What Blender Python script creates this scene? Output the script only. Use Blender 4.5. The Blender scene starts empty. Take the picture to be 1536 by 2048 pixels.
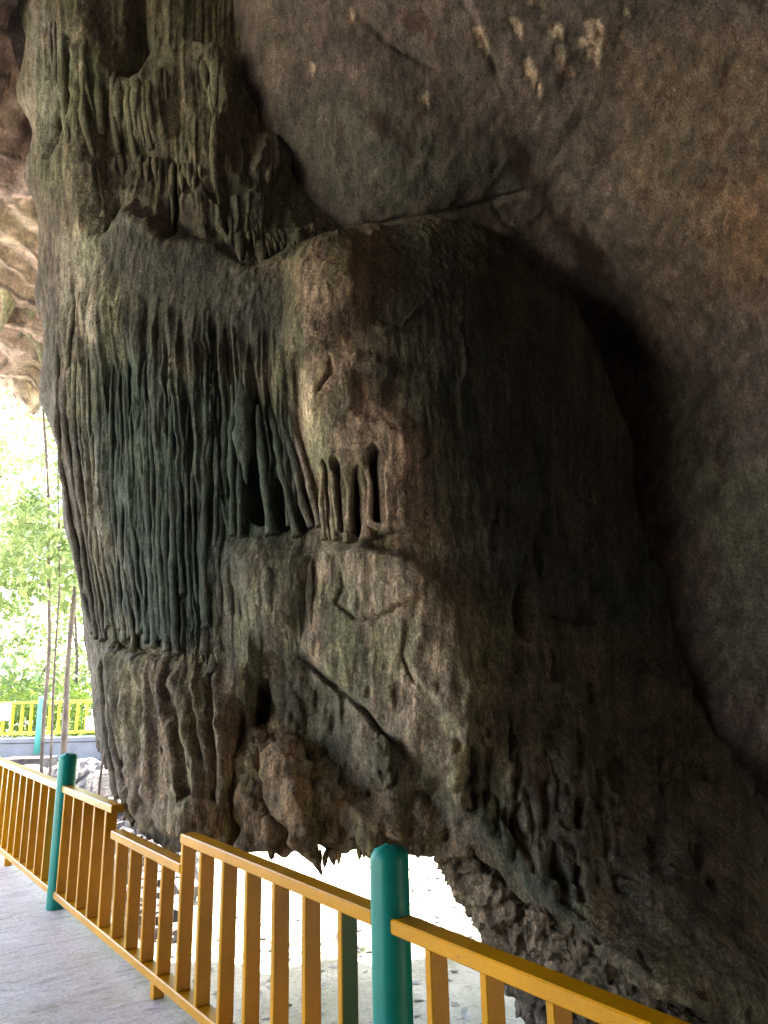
import bpy, math, random
import numpy as np
from mathutils import Vector, Matrix
from mathutils.bvhtree import BVHTree

random.seed(7)
rng = np.random.default_rng(7)
scene = bpy.context.scene
col = scene.collection

# ------------------------------------------------------------------ camera
FPX = 1450.0                       # focal length in photograph pixels (1536 x 2048)
PITCH, ROLL = math.radians(15), math.radians(1.5)
CAM = np.array([0.0, 0.0, 1.5])
RM = np.array(Matrix.Rotation(math.pi / 2 + PITCH, 3, 'X') @ Matrix.Rotation(-ROLL, 3, 'Z'))
cam_data = bpy.data.cameras.new('camera')
cam = bpy.data.objects.new('camera', cam_data)
col.objects.link(cam)
cam.matrix_world = Matrix.Translation(CAM) @ Matrix(RM.tolist()).to_4x4()
cam_data.sensor_fit = 'VERTICAL'
cam_data.sensor_height = 36.0
cam_data.sensor_width = 27.0
cam_data.lens = 36.0 * FPX / 2048.0
cam_data.clip_start = 0.05
cam_data.clip_end = 2000
scene.camera = cam

# ------------------------------------------------------------------ world, sun, exposure
SUN_EL, SUN_AZ = math.radians(74), math.radians(-12)     # azimuth from +Y towards +X
world = bpy.data.worlds.new('World')
scene.world = world
world.use_nodes = True
wn = world.node_tree.nodes
wl = world.node_tree.links
sky = wn.new('ShaderNodeTexSky')
sky.sky_type = 'NISHITA'
sky.sun_disc = False
sky.sun_elevation = SUN_EL
sky.sun_rotation = SUN_AZ
sky.air_density = 1.0
sky.dust_density = 2.5
sky.ozone_density = 1.0
wl.new(sky.outputs[0], wn['Background'].inputs[0])
wn['Background'].inputs[1].default_value = 0.12
sun_data = bpy.data.lights.new('sun', 'SUN')
sun_data.energy = 5.0
sun_data.angle = math.radians(0.5)
sun_data.color = (1.0, 0.95, 0.86)
sun = bpy.data.objects.new('sun', sun_data)
col.objects.link(sun)
to_sun = Vector((math.sin(SUN_AZ) * math.cos(SUN_EL), math.cos(SUN_AZ) * math.cos(SUN_EL), math.sin(SUN_EL)))
sun.rotation_euler = to_sun.to_track_quat('Z', 'Y').to_euler()
sun.location = to_sun * 40
vs = scene.view_settings
vs.view_transform = 'Standard'
vs.look = 'None'
vs.gamma = 1.0
vs.use_curve_mapping = False
vs.exposure = 4.7
scene.cycles.use_denoising = True
scene.cycles.denoiser = 'OPENIMAGEDENOISE'
scene.cycles.denoising_input_passes = 'RGB_ALBEDO_NORMAL'
scene.cycles.denoising_prefilter = 'ACCURATE'
scene.cycles.use_adaptive_sampling = False
scene.cycles.sample_clamp_indirect = 3.0
scene.cycles.max_bounces = 8
scene.cycles.diffuse_bounces = 4
scene.cycles.transparent_max_bounces = 8

# ------------------------------------------------------------------ photograph <-> place
def ray(px, py):
    px, py = np.asarray(px, float), np.asarray(py, float)
    v = np.stack([(px - 768) / FPX, -(py - 1024) / FPX, -np.ones_like(px)], -1)
    return v @ RM.T
def at(px, py, y):
    d = ray(px, py)
    return CAM + d * (np.asarray(y, float) / d[..., 1])[..., None]
def proj(P):
    v = (np.asarray(P) - CAM) @ RM
    z = np.maximum(-v[..., 2], 1e-3)
    return 768 + FPX * v[..., 0] / z, 1024 - FPX * v[..., 1] / z

# ------------------------------------------------------------------ noise
def _hash(ix, iy, iz, seed):
    h = (ix * 374761393 + iy * 668265263 + iz * 2147483647 + seed * 974711) & 0xFFFFFFFF
    h = ((h ^ (h >> 13)) * 1274126177) & 0xFFFFFFFF
    h = (h ^ (h >> 16)) & 0xFFFFFFFF
    return h.astype(np.float64) / 4294967295.0 * 2 - 1
def vnoise(P, seed=0):
    P = np.asarray(P, float)
    i = np.floor(P).astype(np.int64)
    f = P - i
    u = f * f * f * (f * (f * 6 - 15) + 10)
    r = 0
    for dx in (0, 1):
        wx = u[..., 0] if dx else 1 - u[..., 0]
        for dy in (0, 1):
            wy = u[..., 1] if dy else 1 - u[..., 1]
            for dz in (0, 1):
                wz = u[..., 2] if dz else 1 - u[..., 2]
                r = r + wx * wy * wz * _hash(i[..., 0] + dx, i[..., 1] + dy, i[..., 2] + dz, seed)
    return r
def fbm(P, oct=4, seed=0, gain=0.5, lac=2.07):
    P = np.asarray(P, float)
    a, r, s = 1.0, 0, 0
    for k in range(oct):
        r = r + a * vnoise(P + 17.3 * k, seed + k)
        s += a
        a *= gain
        P = P * lac
    return r / s
def ridged(P, oct=4, seed=0):
    P = np.asarray(P, float)
    a, r, s = 1.0, 0, 0
    for k in range(oct):
        r = r + a * (1 - np.abs(vnoise(P + 11.7 * k, seed + k)) * 2)
        s += a
        a *= 0.5
        P = P * 2.1
    return r / s
def sstep(a, b, x):
    t = np.clip((x - a) / (b - a), 0, 1)
    return t * t * (3 - 2 * t)

class RBF:                                   # polyharmonic interpolation of scattered control points
    def __init__(self, X, v, smooth=0.0):
        self.X = np.asarray(X, float)
        n, d = self.X.shape
        K = np.linalg.norm(self.X[:, None] - self.X[None], axis=-1)
        K = K + np.eye(n) * smooth
        Pm = np.concatenate([np.ones((n, 1)), self.X], 1)
        A = np.block([[K, Pm], [Pm.T, np.zeros((d + 1, d + 1))]])
        self.w = np.linalg.lstsq(A, np.concatenate([v, np.zeros(d + 1)]), rcond=None)[0]
        self.n = n
    def __call__(self, Q):
        Q = np.asarray(Q, float)
        sh = Q.shape[:-1]
        Q = Q.reshape(-1, Q.shape[-1])
        out = np.empty(len(Q))
        for s in range(0, len(Q), 60000):
            q = Q[s:s + 60000]
            K = np.linalg.norm(q[:, None] - self.X[None], axis=-1)
            out[s:s + 60000] = K @ self.w[:self.n] + self.w[self.n] + q @ self.w[self.n + 1:]
        return out.reshape(sh)

# ------------------------------------------------------------------ objects
def link(o, parent=None):
    col.objects.link(o)
    if parent is not None:
        o.parent = parent
        o.matrix_parent_inverse = parent.matrix_world.inverted()
    return o
def tag(o, label=None, cat=None, group=None, kind=None):
    if label: o['label'] = label
    if cat: o['category'] = cat
    if group: o['group'] = group
    if kind: o['kind'] = kind
    return o
def empty(name, loc=(0, 0, 0)):
    o = bpy.data.objects.new(name, None)
    o.location = loc
    o.matrix_world = Matrix.Translation(loc)
    o.empty_display_size = 0.2
    col.objects.link(o)
    return o
def mesh_np(name, V, quads=None, tris=None, mat=None, parent=None, smooth=True, tint=None):
    V = np.ascontiguousarray(V, np.float32).reshape(-1, 3)
    me = bpy.data.meshes.new(name)
    me.vertices.add(len(V))
    me.vertices.foreach_set('co', V.ravel())
    loops, starts, tot, k = [], [], [], 0
    for F, n in ((quads, 4), (tris, 3)):
        if F is None or len(F) == 0: continue
        F = np.asarray(F, np.int32).reshape(-1, n)
        loops.append(F.ravel())
        starts.append(k + np.arange(len(F), dtype=np.int32) * n)
        tot.append(np.full(len(F), n, np.int32))
        k += len(F) * n
    L, S, T = np.concatenate(loops), np.concatenate(starts), np.concatenate(tot)
    me.loops.add(len(L)); me.polygons.add(len(S))
    me.loops.foreach_set('vertex_index', L)
    me.polygons.foreach_set('loop_start', S)
    me.polygons.foreach_set('loop_total', T)
    me.update(calc_edges=True)
    me.polygons.foreach_set('use_smooth', np.full(len(S), smooth, bool))
    if tint is not None:
        a = me.attributes.new('tint', 'FLOAT_COLOR', 'POINT')
        c = np.ones((len(V), 4), np.float32)
        c[:, :3] = np.asarray(tint).reshape(-1, 3)
        a.data.foreach_set('color', c.ravel())
    me.validate()
    if mat: me.materials.append(mat)
    return link(bpy.data.objects.new(name, me), parent)
def grid_faces(nu, nv, wrap=False):          # vertex index = i * nv + j, i in nu, j in nv
    i = np.arange(nu if wrap else nu - 1)
    j = np.arange(nv - 1)
    I, J = np.meshgrid(i, j, indexing='ij')
    I2 = (I + 1) % nu
    return np.stack([I * nv + J, I2 * nv + J, I2 * nv + J + 1, I * nv + J + 1], -1).reshape(-1, 4)
def grid_normals(P, wrap=False):
    if wrap:
        du = np.roll(P, -1, 0) - np.roll(P, 1, 0)
    else:
        du = np.gradient(P, axis=0)
    dv = np.gradient(P, axis=1)
    n = np.cross(du, dv)
    return n / np.maximum(np.linalg.norm(n, axis=-1, keepdims=True), 1e-9)

class MB:                                    # boxes and tubes gathered into one mesh
    def __init__(self): self.v, self.q, self.t = [], [], []
    def add(self, V, Q=(), T=()):
        b = len(self.v)
        self.v += [tuple(x) for x in V]
        self.q += [tuple(b + i for i in f) for f in Q]
        self.t += [tuple(b + i for i in f) for f in T]
        return self
    def box(self, c, ax, ay, az, bev=0.0):
        """box from centre and three half-axis vectors, edges chamfered by bev"""
        c, ax, ay, az = (np.asarray(q, float) for q in (c, ax, ay, az))
        ls = [np.linalg.norm(a) for a in (ax, ay, az)]
        if bev <= 0:
            V = [c + sx * ax + sy * ay + sz * az for sx in (-1, 1) for sy in (-1, 1) for sz in (-1, 1)]
            return self.add(V, [(0, 1, 3, 2), (4, 6, 7, 5), (0, 4, 5, 1), (2, 3, 7, 6), (0, 2, 6, 4), (1, 5, 7, 3)])
        A = [ax, ay, az]; V, idx = [], {}
        for sx in (-1, 1):
            for sy in (-1, 1):
                for sz in (-1, 1):
                    s = (sx, sy, sz)
                    for k in range(3):
                        p = c.copy()
                        for m in range(3):
                            f = 1.0 if m == k else 1.0 - bev / ls[m]
                            p = p + s[m] * f * A[m]
                        idx[(s, k)] = len(V); V.append(p)
        Q, T = [], []
        cen = c
        def face(f):
            P = [V[i] for i in f]
            n = np.cross(P[1] - P[0], P[2] - P[0])
            m = sum(P) / len(P) - cen
            if n @ m < 0: f = f[::-1]
            (Q if len(f) == 4 else T).append(tuple(f))
        for k in range(3):
            a, b = [m for m in range(3) if m != k]
            for sg in (-1, 1):
                f = []
                for sa, sb in ((-1, -1), (1, -1), (1, 1), (-1, 1)):
                    s = [0, 0, 0]; s[k] = sg; s[a] = sa; s[b] = sb
                    f.append(idx[(tuple(s), k)])
                face(f)
            for sa in (-1, 1):
                for sb in (-1, 1):
                    s0 = [0, 0, 0]; s0[a] = sa; s0[b] = sb; s1 = list(s0)
                    s0[k] = -1; s1[k] = 1
                    face([idx[(tuple(s0), a)], idx[(tuple(s1), a)], idx[(tuple(s1), b)], idx[(tuple(s0), b)]])
        for sx in (-1, 1):
            for sy in (-1, 1):
                for sz in (-1, 1):
                    face([idx[((sx, sy, sz), k)] for k in range(3)])
        return self.add(V, Q, T)
    def build(self, name, mat, parent=None, smooth=False):
        return mesh_np(name, np.array(self.v), self.q if self.q else None, self.t if self.t else None, mat, parent, smooth)

def tube_np(C, R, seg=14, rough=0.0, freq=8.0, seed=0, squash=None):
    """closed tube round a centre line C (n,3) with radii R (n); returns verts, quads, tris"""
    C, R = np.asarray(C, float), np.asarray(R, float)
    n = len(C)
    T = np.gradient(C, axis=0); T /= np.maximum(np.linalg.norm(T, axis=1, keepdims=True), 1e-9)
    ref = np.array([0.0, 1.0, 0.0])
    if abs(T[:, 1]).mean() > 0.8: ref = np.array([0.0, 0.0, 1.0])
    X = np.cross(T, ref); X /= np.maximum(np.linalg.norm(X, axis=1, keepdims=True), 1e-9)
    Y = np.cross(X, T)
    a = np.linspace(0, 2 * math.pi, seg, endpoint=False)
    sq = 1.0 if squash is None else squash
    N = np.cos(a)[None, :, None] * X[:, None] + sq * np.sin(a)[None, :, None] * Y[:, None]
    P = C[:, None] + R[:, None, None] * N
    if rough:
        d = fbm(P * np.array([freq, freq, freq * 0.45]), 4, seed) * rough
        P = P + N * (d * np.minimum(R[:, None] / max(R.max(), 1e-6) + 0.25, 1))[..., None]
    V = np.concatenate([P.reshape(-1, 3), C[:1], C[-1:]])
    i, j = np.meshgrid(np.arange(n - 1), np.arange(seg), indexing='ij')
    j2 = (j + 1) % seg
    Q = np.stack([i * seg + j, i * seg + j2, (i + 1) * seg + j2, (i + 1) * seg + j], -1).reshape(-1, 4)
    k = np.arange(seg); k2 = (k + 1) % seg
    Tt = np.concatenate([np.stack([k2, k, np.full(seg, n * seg)], -1),
                         np.stack([(n - 1) * seg + k, (n - 1) * seg + k2, np.full(seg, n * seg + 1)], -1)])
    return V, Q, Tt

# ------------------------------------------------------------------ materials
def new_mat(name):
    m = bpy.data.materials.new(name)
    m.use_nodes = True
    return m, m.node_tree.nodes, m.node_tree.links, m.node_tree.nodes['Principled BSDF']
def pos_noise(nd, lk, scale, stretch=(1, 1, 1), detail=6, rough=0.6):
    g = nd.new('ShaderNodeNewGeometry')
    mp = nd.new('ShaderNodeVectorMath'); mp.operation = 'MULTIPLY'
    mp.inputs[1].default_value = stretch
    lk.new(g.outputs['Position'], mp.inputs[0])
    t = nd.new('ShaderNodeTexNoise')
    t.inputs['Scale'].default_value = scale
    t.inputs['Detail'].default_value = detail
    t.inputs['Roughness'].default_value = rough
    lk.new(mp.outputs[0], t.inputs['Vector'])
    return t
def ramp(nd, lk, src, stops):
    r = nd.new('ShaderNodeValToRGB')
    while len(r.color_ramp.elements) > 1: r.color_ramp.elements.remove(r.color_ramp.elements[-1])
    for k, (p, c) in enumerate(stops):
        e = r.color_ramp.elements[0] if k == 0 else r.color_ramp.elements.new(p)
        e.position = p
        e.color = (c[0], c[1], c[2], 1) if not isinstance(c, (int, float)) else (c, c, c, 1)
    lk.new(src, r.inputs[0])
    return r
def mixc(nd, lk, mode, fac, a, b):
    m = nd.new('ShaderNodeMix'); m.data_type = 'RGBA'; m.blend_type = mode
    for s, v in ((m.inputs[0], fac), (m.inputs[6], a), (m.inputs[7], b)):
        if hasattr(v, 'is_linked') or isinstance(v, bpy.types.NodeSocket): lk.new(v, s)
        elif isinstance(v, (int, float)): s.default_value = v
        else: s.default_value = (*v, 1)
    return m.outputs[2]
def bump(nd, lk, height, strength, dist, prev=None):
    b = nd.new('ShaderNodeBump')
    b.inputs['Strength'].default_value = strength
    b.inputs['Distance'].default_value = dist
    lk.new(height, b.inputs['Height'])
    if prev is not None: lk.new(prev, b.inputs['Normal'])
    return b.outputs[0]

def rock_material(name, streak=(1, 1, 0.26), streak_scale=40, fine=90, rough=0.8, contrast=1.0, grit=1.0, relief=1.0, crust=(0.10, 0.085, 0.07), patch=(1.25, 1.3, 1.2)):
    m, nd, lk, bs = new_mat(name)
    at_ = nd.new('ShaderNodeAttribute'); at_.attribute_name = 'tint'
    n1 = pos_noise(nd, lk, streak_scale, streak, 8, 0.68)
    n2 = pos_noise(nd, lk, 7, (1, 1, 0.6), 6, 0.62)
    n3 = pos_noise(nd, lk, fine, (1, 1, 0.6), 5, 0.7)
    r1 = ramp(nd, lk, n1.outputs[0], [(0.30, 1 - 0.60 * contrast), (0.5, 0.92), (0.72, 1 + 0.75 * contrast)])
    r2 = ramp(nd, lk, n2.outputs[0], [(0.3, (0.62, 0.66, 0.62)), (0.55, (1.0, 1.0, 1.0)), (0.75, (1.3, 1.18, 1.05))])
    r3 = ramp(nd, lk, n3.outputs[0], [(0.32, 1 - 0.62 * grit), (0.5, 0.95), (0.68, 1 + 0.75 * grit)])
    c = mixc(nd, lk, 'MULTIPLY', 1.0, at_.outputs['Color'], r1.outputs[0])
    c = mixc(nd, lk, 'MULTIPLY', 1.0, c, r2.outputs[0])
    c = mixc(nd, lk, 'MULTIPLY', 1.0, c, r3.outputs[0])
    # crust with speckled edges, pale lichen flecks, dark pits
    n4 = pos_noise(nd, lk, 4.2, (1, 1, 0.55), 9, 0.74)
    f4 = ramp(nd, lk, n4.outputs[0], [(0.575, 0.0), (0.60, 0.62)])
    c = mixc(nd, lk, 'MIX', f4.outputs[0], c, mixc(nd, lk, 'MULTIPLY', 1.0, c, [4.2 * q for q in crust]))
    n5 = pos_noise(nd, lk, 6.5, (1, 1, 0.5), 9, 0.76)
    f5 = ramp(nd, lk, n5.outputs[0], [(0.60, (1, 1, 1)), (0.625, patch)])
    c = mixc(nd, lk, 'MULTIPLY', 1.0, c, f5.outputs[0])
    n6 = pos_noise(nd, lk, 48, (1, 1, 0.45), 3, 0.6)
    f6 = ramp(nd, lk, n6.outputs[0], [(0.29, 0.30), (0.36, 1.0), (0.66, 1.0), (0.70, 1.7)])
    c = mixc(nd, lk, 'MULTIPLY', 1.0, c, f6.outputs[0])
    lk.new(c, bs.inputs['Base Color'])
    bs.inputs['Roughness'].default_value = rough
    bs.inputs['Specular IOR Level'].default_value = 0.35
    b = bump(nd, lk, f4.outputs[0], 0.35, 0.008)
    b = bump(nd, lk, f6.outputs[0], 0.3 * relief, 0.008, b)
    b = bump(nd, lk, n1.outputs[0], 0.40 * relief, 0.025, b)
    b = bump(nd, lk, n3.outputs[0], 0.7 * relief, 0.012, b)
    vo = nd.new('ShaderNodeTexVoronoi'); vo.inputs['Scale'].default_value = 26
    g = nd.new('ShaderNodeNewGeometry'); lk.new(g.outputs['Position'], vo.inputs['Vector'])
    b = bump(nd, lk, vo.outputs['Distance'], 0.25, 0.012, b)
    lk.new(b, bs.inputs['Normal'])
    return m
MAT_FLOW = rock_material('flowstone')
MAT_WALL = rock_material('cave_rock', streak=(1.0, 0.7, 0.35), streak_scale=16, fine=80, contrast=0.8, grit=0.9, relief=0.6, crust=(0.13, 0.07, 0.055))
MAT_PALE = rock_material('pale_rock', streak=(0.3, 1.0, 1.0), streak_scale=9, fine=40, contrast=0.7, grit=0.45)

def paint(name, c, rough=0.32, chip=(0.16, 0.09, 0.05), chip_amount=0.655, orange=220, peel=0.28):
    m, nd, lk, bs = new_mat(name)
    n = pos_noise(nd, lk, 9, (1, 1, 1), 8, 0.7)
    n2 = pos_noise(nd, lk, orange, (1, 1, 1), 2, 0.5)
    n3 = pos_noise(nd, lk, 2.2, (1, 1, 1), 4, 0.6)
    f = ramp(nd, lk, n.outputs[0], [(chip_amount, 0.0), (chip_amount + 0.02, 1.0)])
    v = ramp(nd, lk, n3.outputs[0], [(0.3, 0.75), (0.7, 1.12)])
    base = mixc(nd, lk, 'MULTIPLY', 1.0, c, v.outputs[0])
    d = ramp(nd, lk, pos_noise(nd, lk, 60, (1, 1, 0.8), 5, 0.7).outputs[0], [(0.35, 0.72), (0.6, 1.0)])
    base = mixc(nd, lk, 'MULTIPLY', 0.35, base, d.outputs[0])
    lk.new(mixc(nd, lk, 'MIX', f.outputs[0], base, chip), bs.inputs['Base Color'])
    bs.inputs['Roughness'].default_value = rough
    bs.inputs['Specular IOR Level'].default_value = 0.28
    b = bump(nd, lk, n2.outputs[0], peel, 0.004)
    b = bump(nd, lk, f.outputs[0], 0.4, -0.002, b)
    lk.new(b, bs.inputs['Normal'])
    return m
MAT_YELLOW = paint('ochre_paint', (0.52, 0.238, 0.0))
MAT_TEAL = paint('teal_paint', (0.0, 0.21, 0.165), rough=0.46, chip=(0.02, 0.09, 0.07), chip_amount=0.70, orange=110, peel=0.14)
MAT_FARYELLOW = paint('yellow_paint', (0.62, 0.50, 0.03), orange=40)
MAT_FARTEAL = paint('pale_teal_paint', (0.10, 0.42, 0.38), orange=40)

def concrete(name, c0, c1, groove=True):
    m, nd, lk, bs = new_mat(name)
    n = pos_noise(nd, lk, 3.0, (1, 1, 1), 7, 0.65)
    n2 = pos_noise(nd, lk, 60, (1, 1, 1), 6, 0.7)
    c = ramp(nd, lk, n.outputs[0], [(0.3, c0), (0.7, c1)])
    s = ramp(nd, lk, n2.outputs[0], [(0.32, 0.58), (0.5, 0.97), (0.65, 1.15)])
    basec = mixc(nd, lk, 'MULTIPLY', 1.0, c.outputs[0], s.outputs[0])
    lk.new(basec, bs.inputs['Base Color'])
    rr = ramp(nd, lk, n.outputs[0], [(0.35, 0.26), (0.65, 0.55)])
    lk.new(rr.outputs[0], bs.inputs['Roughness'])
    b = bump(nd, lk, n2.outputs[0], 0.6, 0.014)
    if groove:
        # broom lines run across the walkway
        g = nd.new('ShaderNodeNewGeometry')
        rot = nd.new('ShaderNodeMapping'); rot.inputs['Rotation'].default_value = (0, 0, -math.atan2(U[1], U[0]))
        lk.new(g.outputs['Position'], rot.inputs['Vector'])
        st = nd.new('ShaderNodeVectorMath'); st.operation = 'MULTIPLY'; st.inputs[1].default_value = (1.0, 0.20, 1)
        lk.new(rot.outputs[0], st.inputs[0])
        w = nd.new('ShaderNodeTexNoise'); w.inputs['Scale'].default_value = 24; w.inputs['Detail'].default_value = 9; w.inputs['Roughness'].default_value = 0.72; w.inputs['Distortion'].default_value = 0.6
        lk.new(st.outputs[0], w.inputs['Vector'])
        b = bump(nd, lk, w.outputs[0], 1.0, 0.030, b)
        dirt = ramp(nd, lk, w.outputs[0], [(0.34, (0.52, 0.47, 0.45)), (0.47, (1, 1, 1)), (0.7, (1.2, 1.18, 1.2))])
        lk.new(mixc(nd, lk, 'MULTIPLY', 1.0, basec, dirt.outputs[0]), bs.inputs['Base Color'])
    lk.new(b, bs.inputs['Normal'])
    return m

# ------------------------------------------------------------------ where the railing stands
PA, PB = at(125, 1650, 5.1), at(778, 1703, 2.4)      # far and near teal posts
U = PA - PB; U[2] = 0; POST_GAP = np.linalg.norm(U); U = U / POST_GAP     # along the railing
NOUT = np.array([-U[1], U[0], 0.0]);
if NOUT[1] < 0: NOUT = -NOUT                                              # away from the walkway
def rail_pt(s, z, n=0.0):
    p = PB + U * s + NOUT * n
    return np.array([p[0], p[1], z])
def deck_z(s): return 0.175 + 0.040 * s

# ------------------------------------------------------------------ relief and mineral colours of the rock, with some painted light and shade
FS = 0.5                                                # field cells per photograph pixel
FW, FH = int(1536 * FS), int(2048 * FS)
GX, GY = np.meshgrid((np.arange(FW) + 0.5) / FS, (np.arange(FH) + 0.5) / FS)
# wobble so that no outline is a clean curve
WN = np.stack([GX / 60, GY / 90, np.zeros_like(GX)], -1)
WN2 = np.stack([GX / 17, GY / 22, np.ones_like(GX)], -1)
WOBX, WOBY = fbm(WN, 4, 31) * 16 + fbm(WN2, 3, 32) * 6, fbm(WN, 4, 57) * 16 + fbm(WN2, 3, 58) * 6
def poly_sd(pts, wob=1.0, margin=150):
    """signed distance to a polygon (positive inside), in photograph pixels; far outside it is just very negative"""
    pts = np.asarray(pts, float)
    (ax_, ay_), (bx_, by_) = pts.min(0) - margin, pts.max(0) + margin
    i0, i1 = np.clip([int(ax_ * FS), int(bx_ * FS) + 1], 0, FW); j0, j1 = np.clip([int(ay_ * FS), int(by_ * FS) + 1], 0, FH)
    out = np.full((FH, FW), -1e6)
    w = np.s_[j0:j1, i0:i1]
    X, Y = GX[w] + WOBX[w] * wob, GY[w] + WOBY[w] * wob
    d = np.full(X.shape, 1e18); ins = np.zeros(X.shape, bool)
    for (x0, y0), (x1, y1) in zip(pts, np.roll(pts, -1, 0)):
        ex, ey = x1 - x0, y1 - y0
        t = np.clip(((X - x0) * ex + (Y - y0) * ey) / (ex * ex + ey * ey + 1e-9), 0, 1)
        d = np.minimum(d, (X - x0 - t * ex) ** 2 + (Y - y0 - t * ey) ** 2)
        ins ^= ((y0 > Y) != (y1 > Y)) & (X < (x1 - x0) * (Y - y0) / (y1 - y0 + 1e-12) + x0)
    d = np.sqrt(d)
    out[w] = np.where(ins, d, -d)
    return out
def pit(x, y, w, l, depth, skew=0.05):
    i0, i1 = max(0, int((x - 4 * w - 20) * FS)), int((x + 4 * w + 20) * FS); j0, j1 = max(0, int((y - l - 4 * w - 10) * FS)), int((y + l + 4 * w + 10) * FS)
    q = np.s_[j0:j1, i0:i1]
    d = np.hypot((GX[q] + WOBX[q] * .5 - x - (GY[q] - y) * skew) / w, np.maximum(np.abs(GY[q] - y) - l, 0) / w)
    H[q] -= depth * np.exp(-d ** 2)
def line_d(pts, wob=1.0):
    """distance to a polyline and the place along it (0..1)"""
    X, Y = GX + WOBX * wob, GY + WOBY * wob
    pts = np.asarray(pts, float)
    L = np.hypot(*np.diff(pts, axis=0).T); cum = np.concatenate([[0], np.cumsum(L)])
    d = np.full(X.shape, 1e9); s = np.zeros(X.shape); side = np.zeros(X.shape)
    for k in range(len(pts) - 1):
        (x0, y0), (x1, y1) = pts[k], pts[k + 1]
        ex, ey = x1 - x0, y1 - y0
        t = np.clip(((X - x0) * ex + (Y - y0) * ey) / (ex * ex + ey * ey + 1e-9), 0, 1)
        dd = np.hypot(X - x0 - t * ex, Y - y0 - t * ey)
        m = dd < d
        d = np.where(m, dd, d); s = np.where(m, (cum[k] + t * L[k]) / cum[-1], s)
        side = np.where(m, np.sign(ex * (Y - y0) - ey * (X - x0)), side)
    return d, s, side
H = np.zeros((FH, FW))                                  # relief in metres, + is out of the rock
def raise_poly(pts, h, w_in=14, w_out=3, wob=1.0):
    global H
    H += h * sstep(-w_out, w_in, poly_sd(pts, wob, w_out + 40))
def groove(pts, w, depth, wob=0.6, taper=True):
    global H
    d, s, _ = line_d(pts, wob)
    e = np.sin(np.pi * np.clip(s, 0.02, 0.98)) ** 0.4 if taper else 1.0
    H -= depth * e * np.exp(-(d / w) ** 2)
def ledge(pts, h, w=5, reach=80, wob=0.8):
    """the rock to the left of the drawn direction stands proud and dies away over reach"""
    global H
    d, s, side = line_d(pts, wob)
    e = np.clip(np.minimum(s, 1 - s) * 8, 0, 1)
    up = np.where(side < 0, np.exp(-d / reach) * sstep(0, w, d), 0.0)
    H += h * e * up
def bulge(cx, cy, rx, ry, h, p=2.0):
    global H
    q = ((GX + WOBX - cx) / rx) ** 2 + ((GY + WOBY - cy) / ry) ** 2
    H += h * np.exp(-q ** (p / 2))

# upper cluster stands back behind the shoulder of the great bulge
raise_poly([(160, -60), (150, 300), (170, 480), (215, 462), (250, 428), (330, 478), (430, 482), (500, 530), (560, 505), (610, 478),
            (700, 458), (800, 446), (860, 425), (1000, 470), (1150, 620), (1300, 900), (1300, -60)], -0.22, 60, 14, 0.45)
raise_poly([(150, -40), (140, 330), (180, 420), (215, 330), (230, 262), (300, 268), (380, 285), (420, 330), (500, 330), (490, 160), (440, 60), (380, 30),
            (330, 60), (300, 95), (230, 90), (180, 50)], 0.06, 50, 8, 1.0)
raise_poly([(110, 70), (230, 95), (330, 100), (345, 200), (330, 262), (250, 255), (210, 250), (140, 215)], 0.045, 40, 8)
raise_poly([(380, 50), (440, 62), (478, 120), (484, 200), (455, 215), (440, 190), (415, 130), (385, 110)], 0.11, 26, 5)
raise_poly([(455, 345), (520, 340), (600, 380), (660, 430), (600, 470), (560, 480), (500, 528), (470, 500), (440, 440)], 0.10, 26, 5)
raise_poly([(210, 340), (260, 318), (330, 330), (335, 440), (300, 470), (235, 450), (200, 470)], 0.05, 40, 8)
raise_poly([(340, 345), (400, 335), (440, 385), (450, 440), (380, 440), (345, 400)], 0.10, 12, 4)
raise_poly([(540, 235), (600, 250), (605, 330), (560, 330), (520, 300)], 0.10, 12, 4)
groove([(250, -10), (262, 40), (225, 95)], 20, 0.35)
groove([(135, 70), (128, 200), (100, 310)], 7, 0.15)
groove([(330, 270), (325, 460)], 6, 0.14)
# block and shelf lines of the middle
raise_poly([(565, 530), (600, 490), (700, 462), (760, 470), (745, 560), (738, 640), (690, 690), (625, 716), (585, 712), (560, 655), (572, 590)], 0.11, 46, 4, 0.7)
bulge(650, 600, 70, 110, 0.06)
raise_poly([(600, 740), (640, 722), (700, 700), (780, 705), (800, 745), (800, 800), (840, 870), (850, 1000), (840, 1100), (780, 1090), (700, 1095), (655, 1085),
            (640, 980), (612, 880), (592, 800)], 0.10, 44, 5, 0.6)
raise_poly([(700, 745), (790, 742), (800, 790), (795, 870), (760, 860), (715, 820)], -0.05, 18, 8)
groove([(665, 720), (672, 760), (650, 800)], 3, 0.05)
ledge([(745, 655), (770, 672), (800, 650), (790, 640)], 0.05, 5, 40)
# windows behind the drip columns
for (x, y0, y1, w, dpt) in ((512, 905, 1050, 20, 0.24), (566, 950, 1062, 14, 0.17), (610, 970, 1060, 10, 0.13), (466, 960, 1060, 9, 0.14),
                            (716, 948, 1078, 11, 0.36), (751, 905, 1055, 11, 0.30), (682, 925, 1070, 7, 0.12), (660, 930, 1070, 5, 0.08)):
    d = np.hypot((GX + WOBX * 0.6 - x - (GY - y0) * 0.05) / w, np.maximum(0, np.maximum((y0 + 3 * w - GY) / 3, GY + WOBY * 0.5 - y1 + w)) / w)
    H -= dpt * sstep(1.25, 0.55, d)
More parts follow.
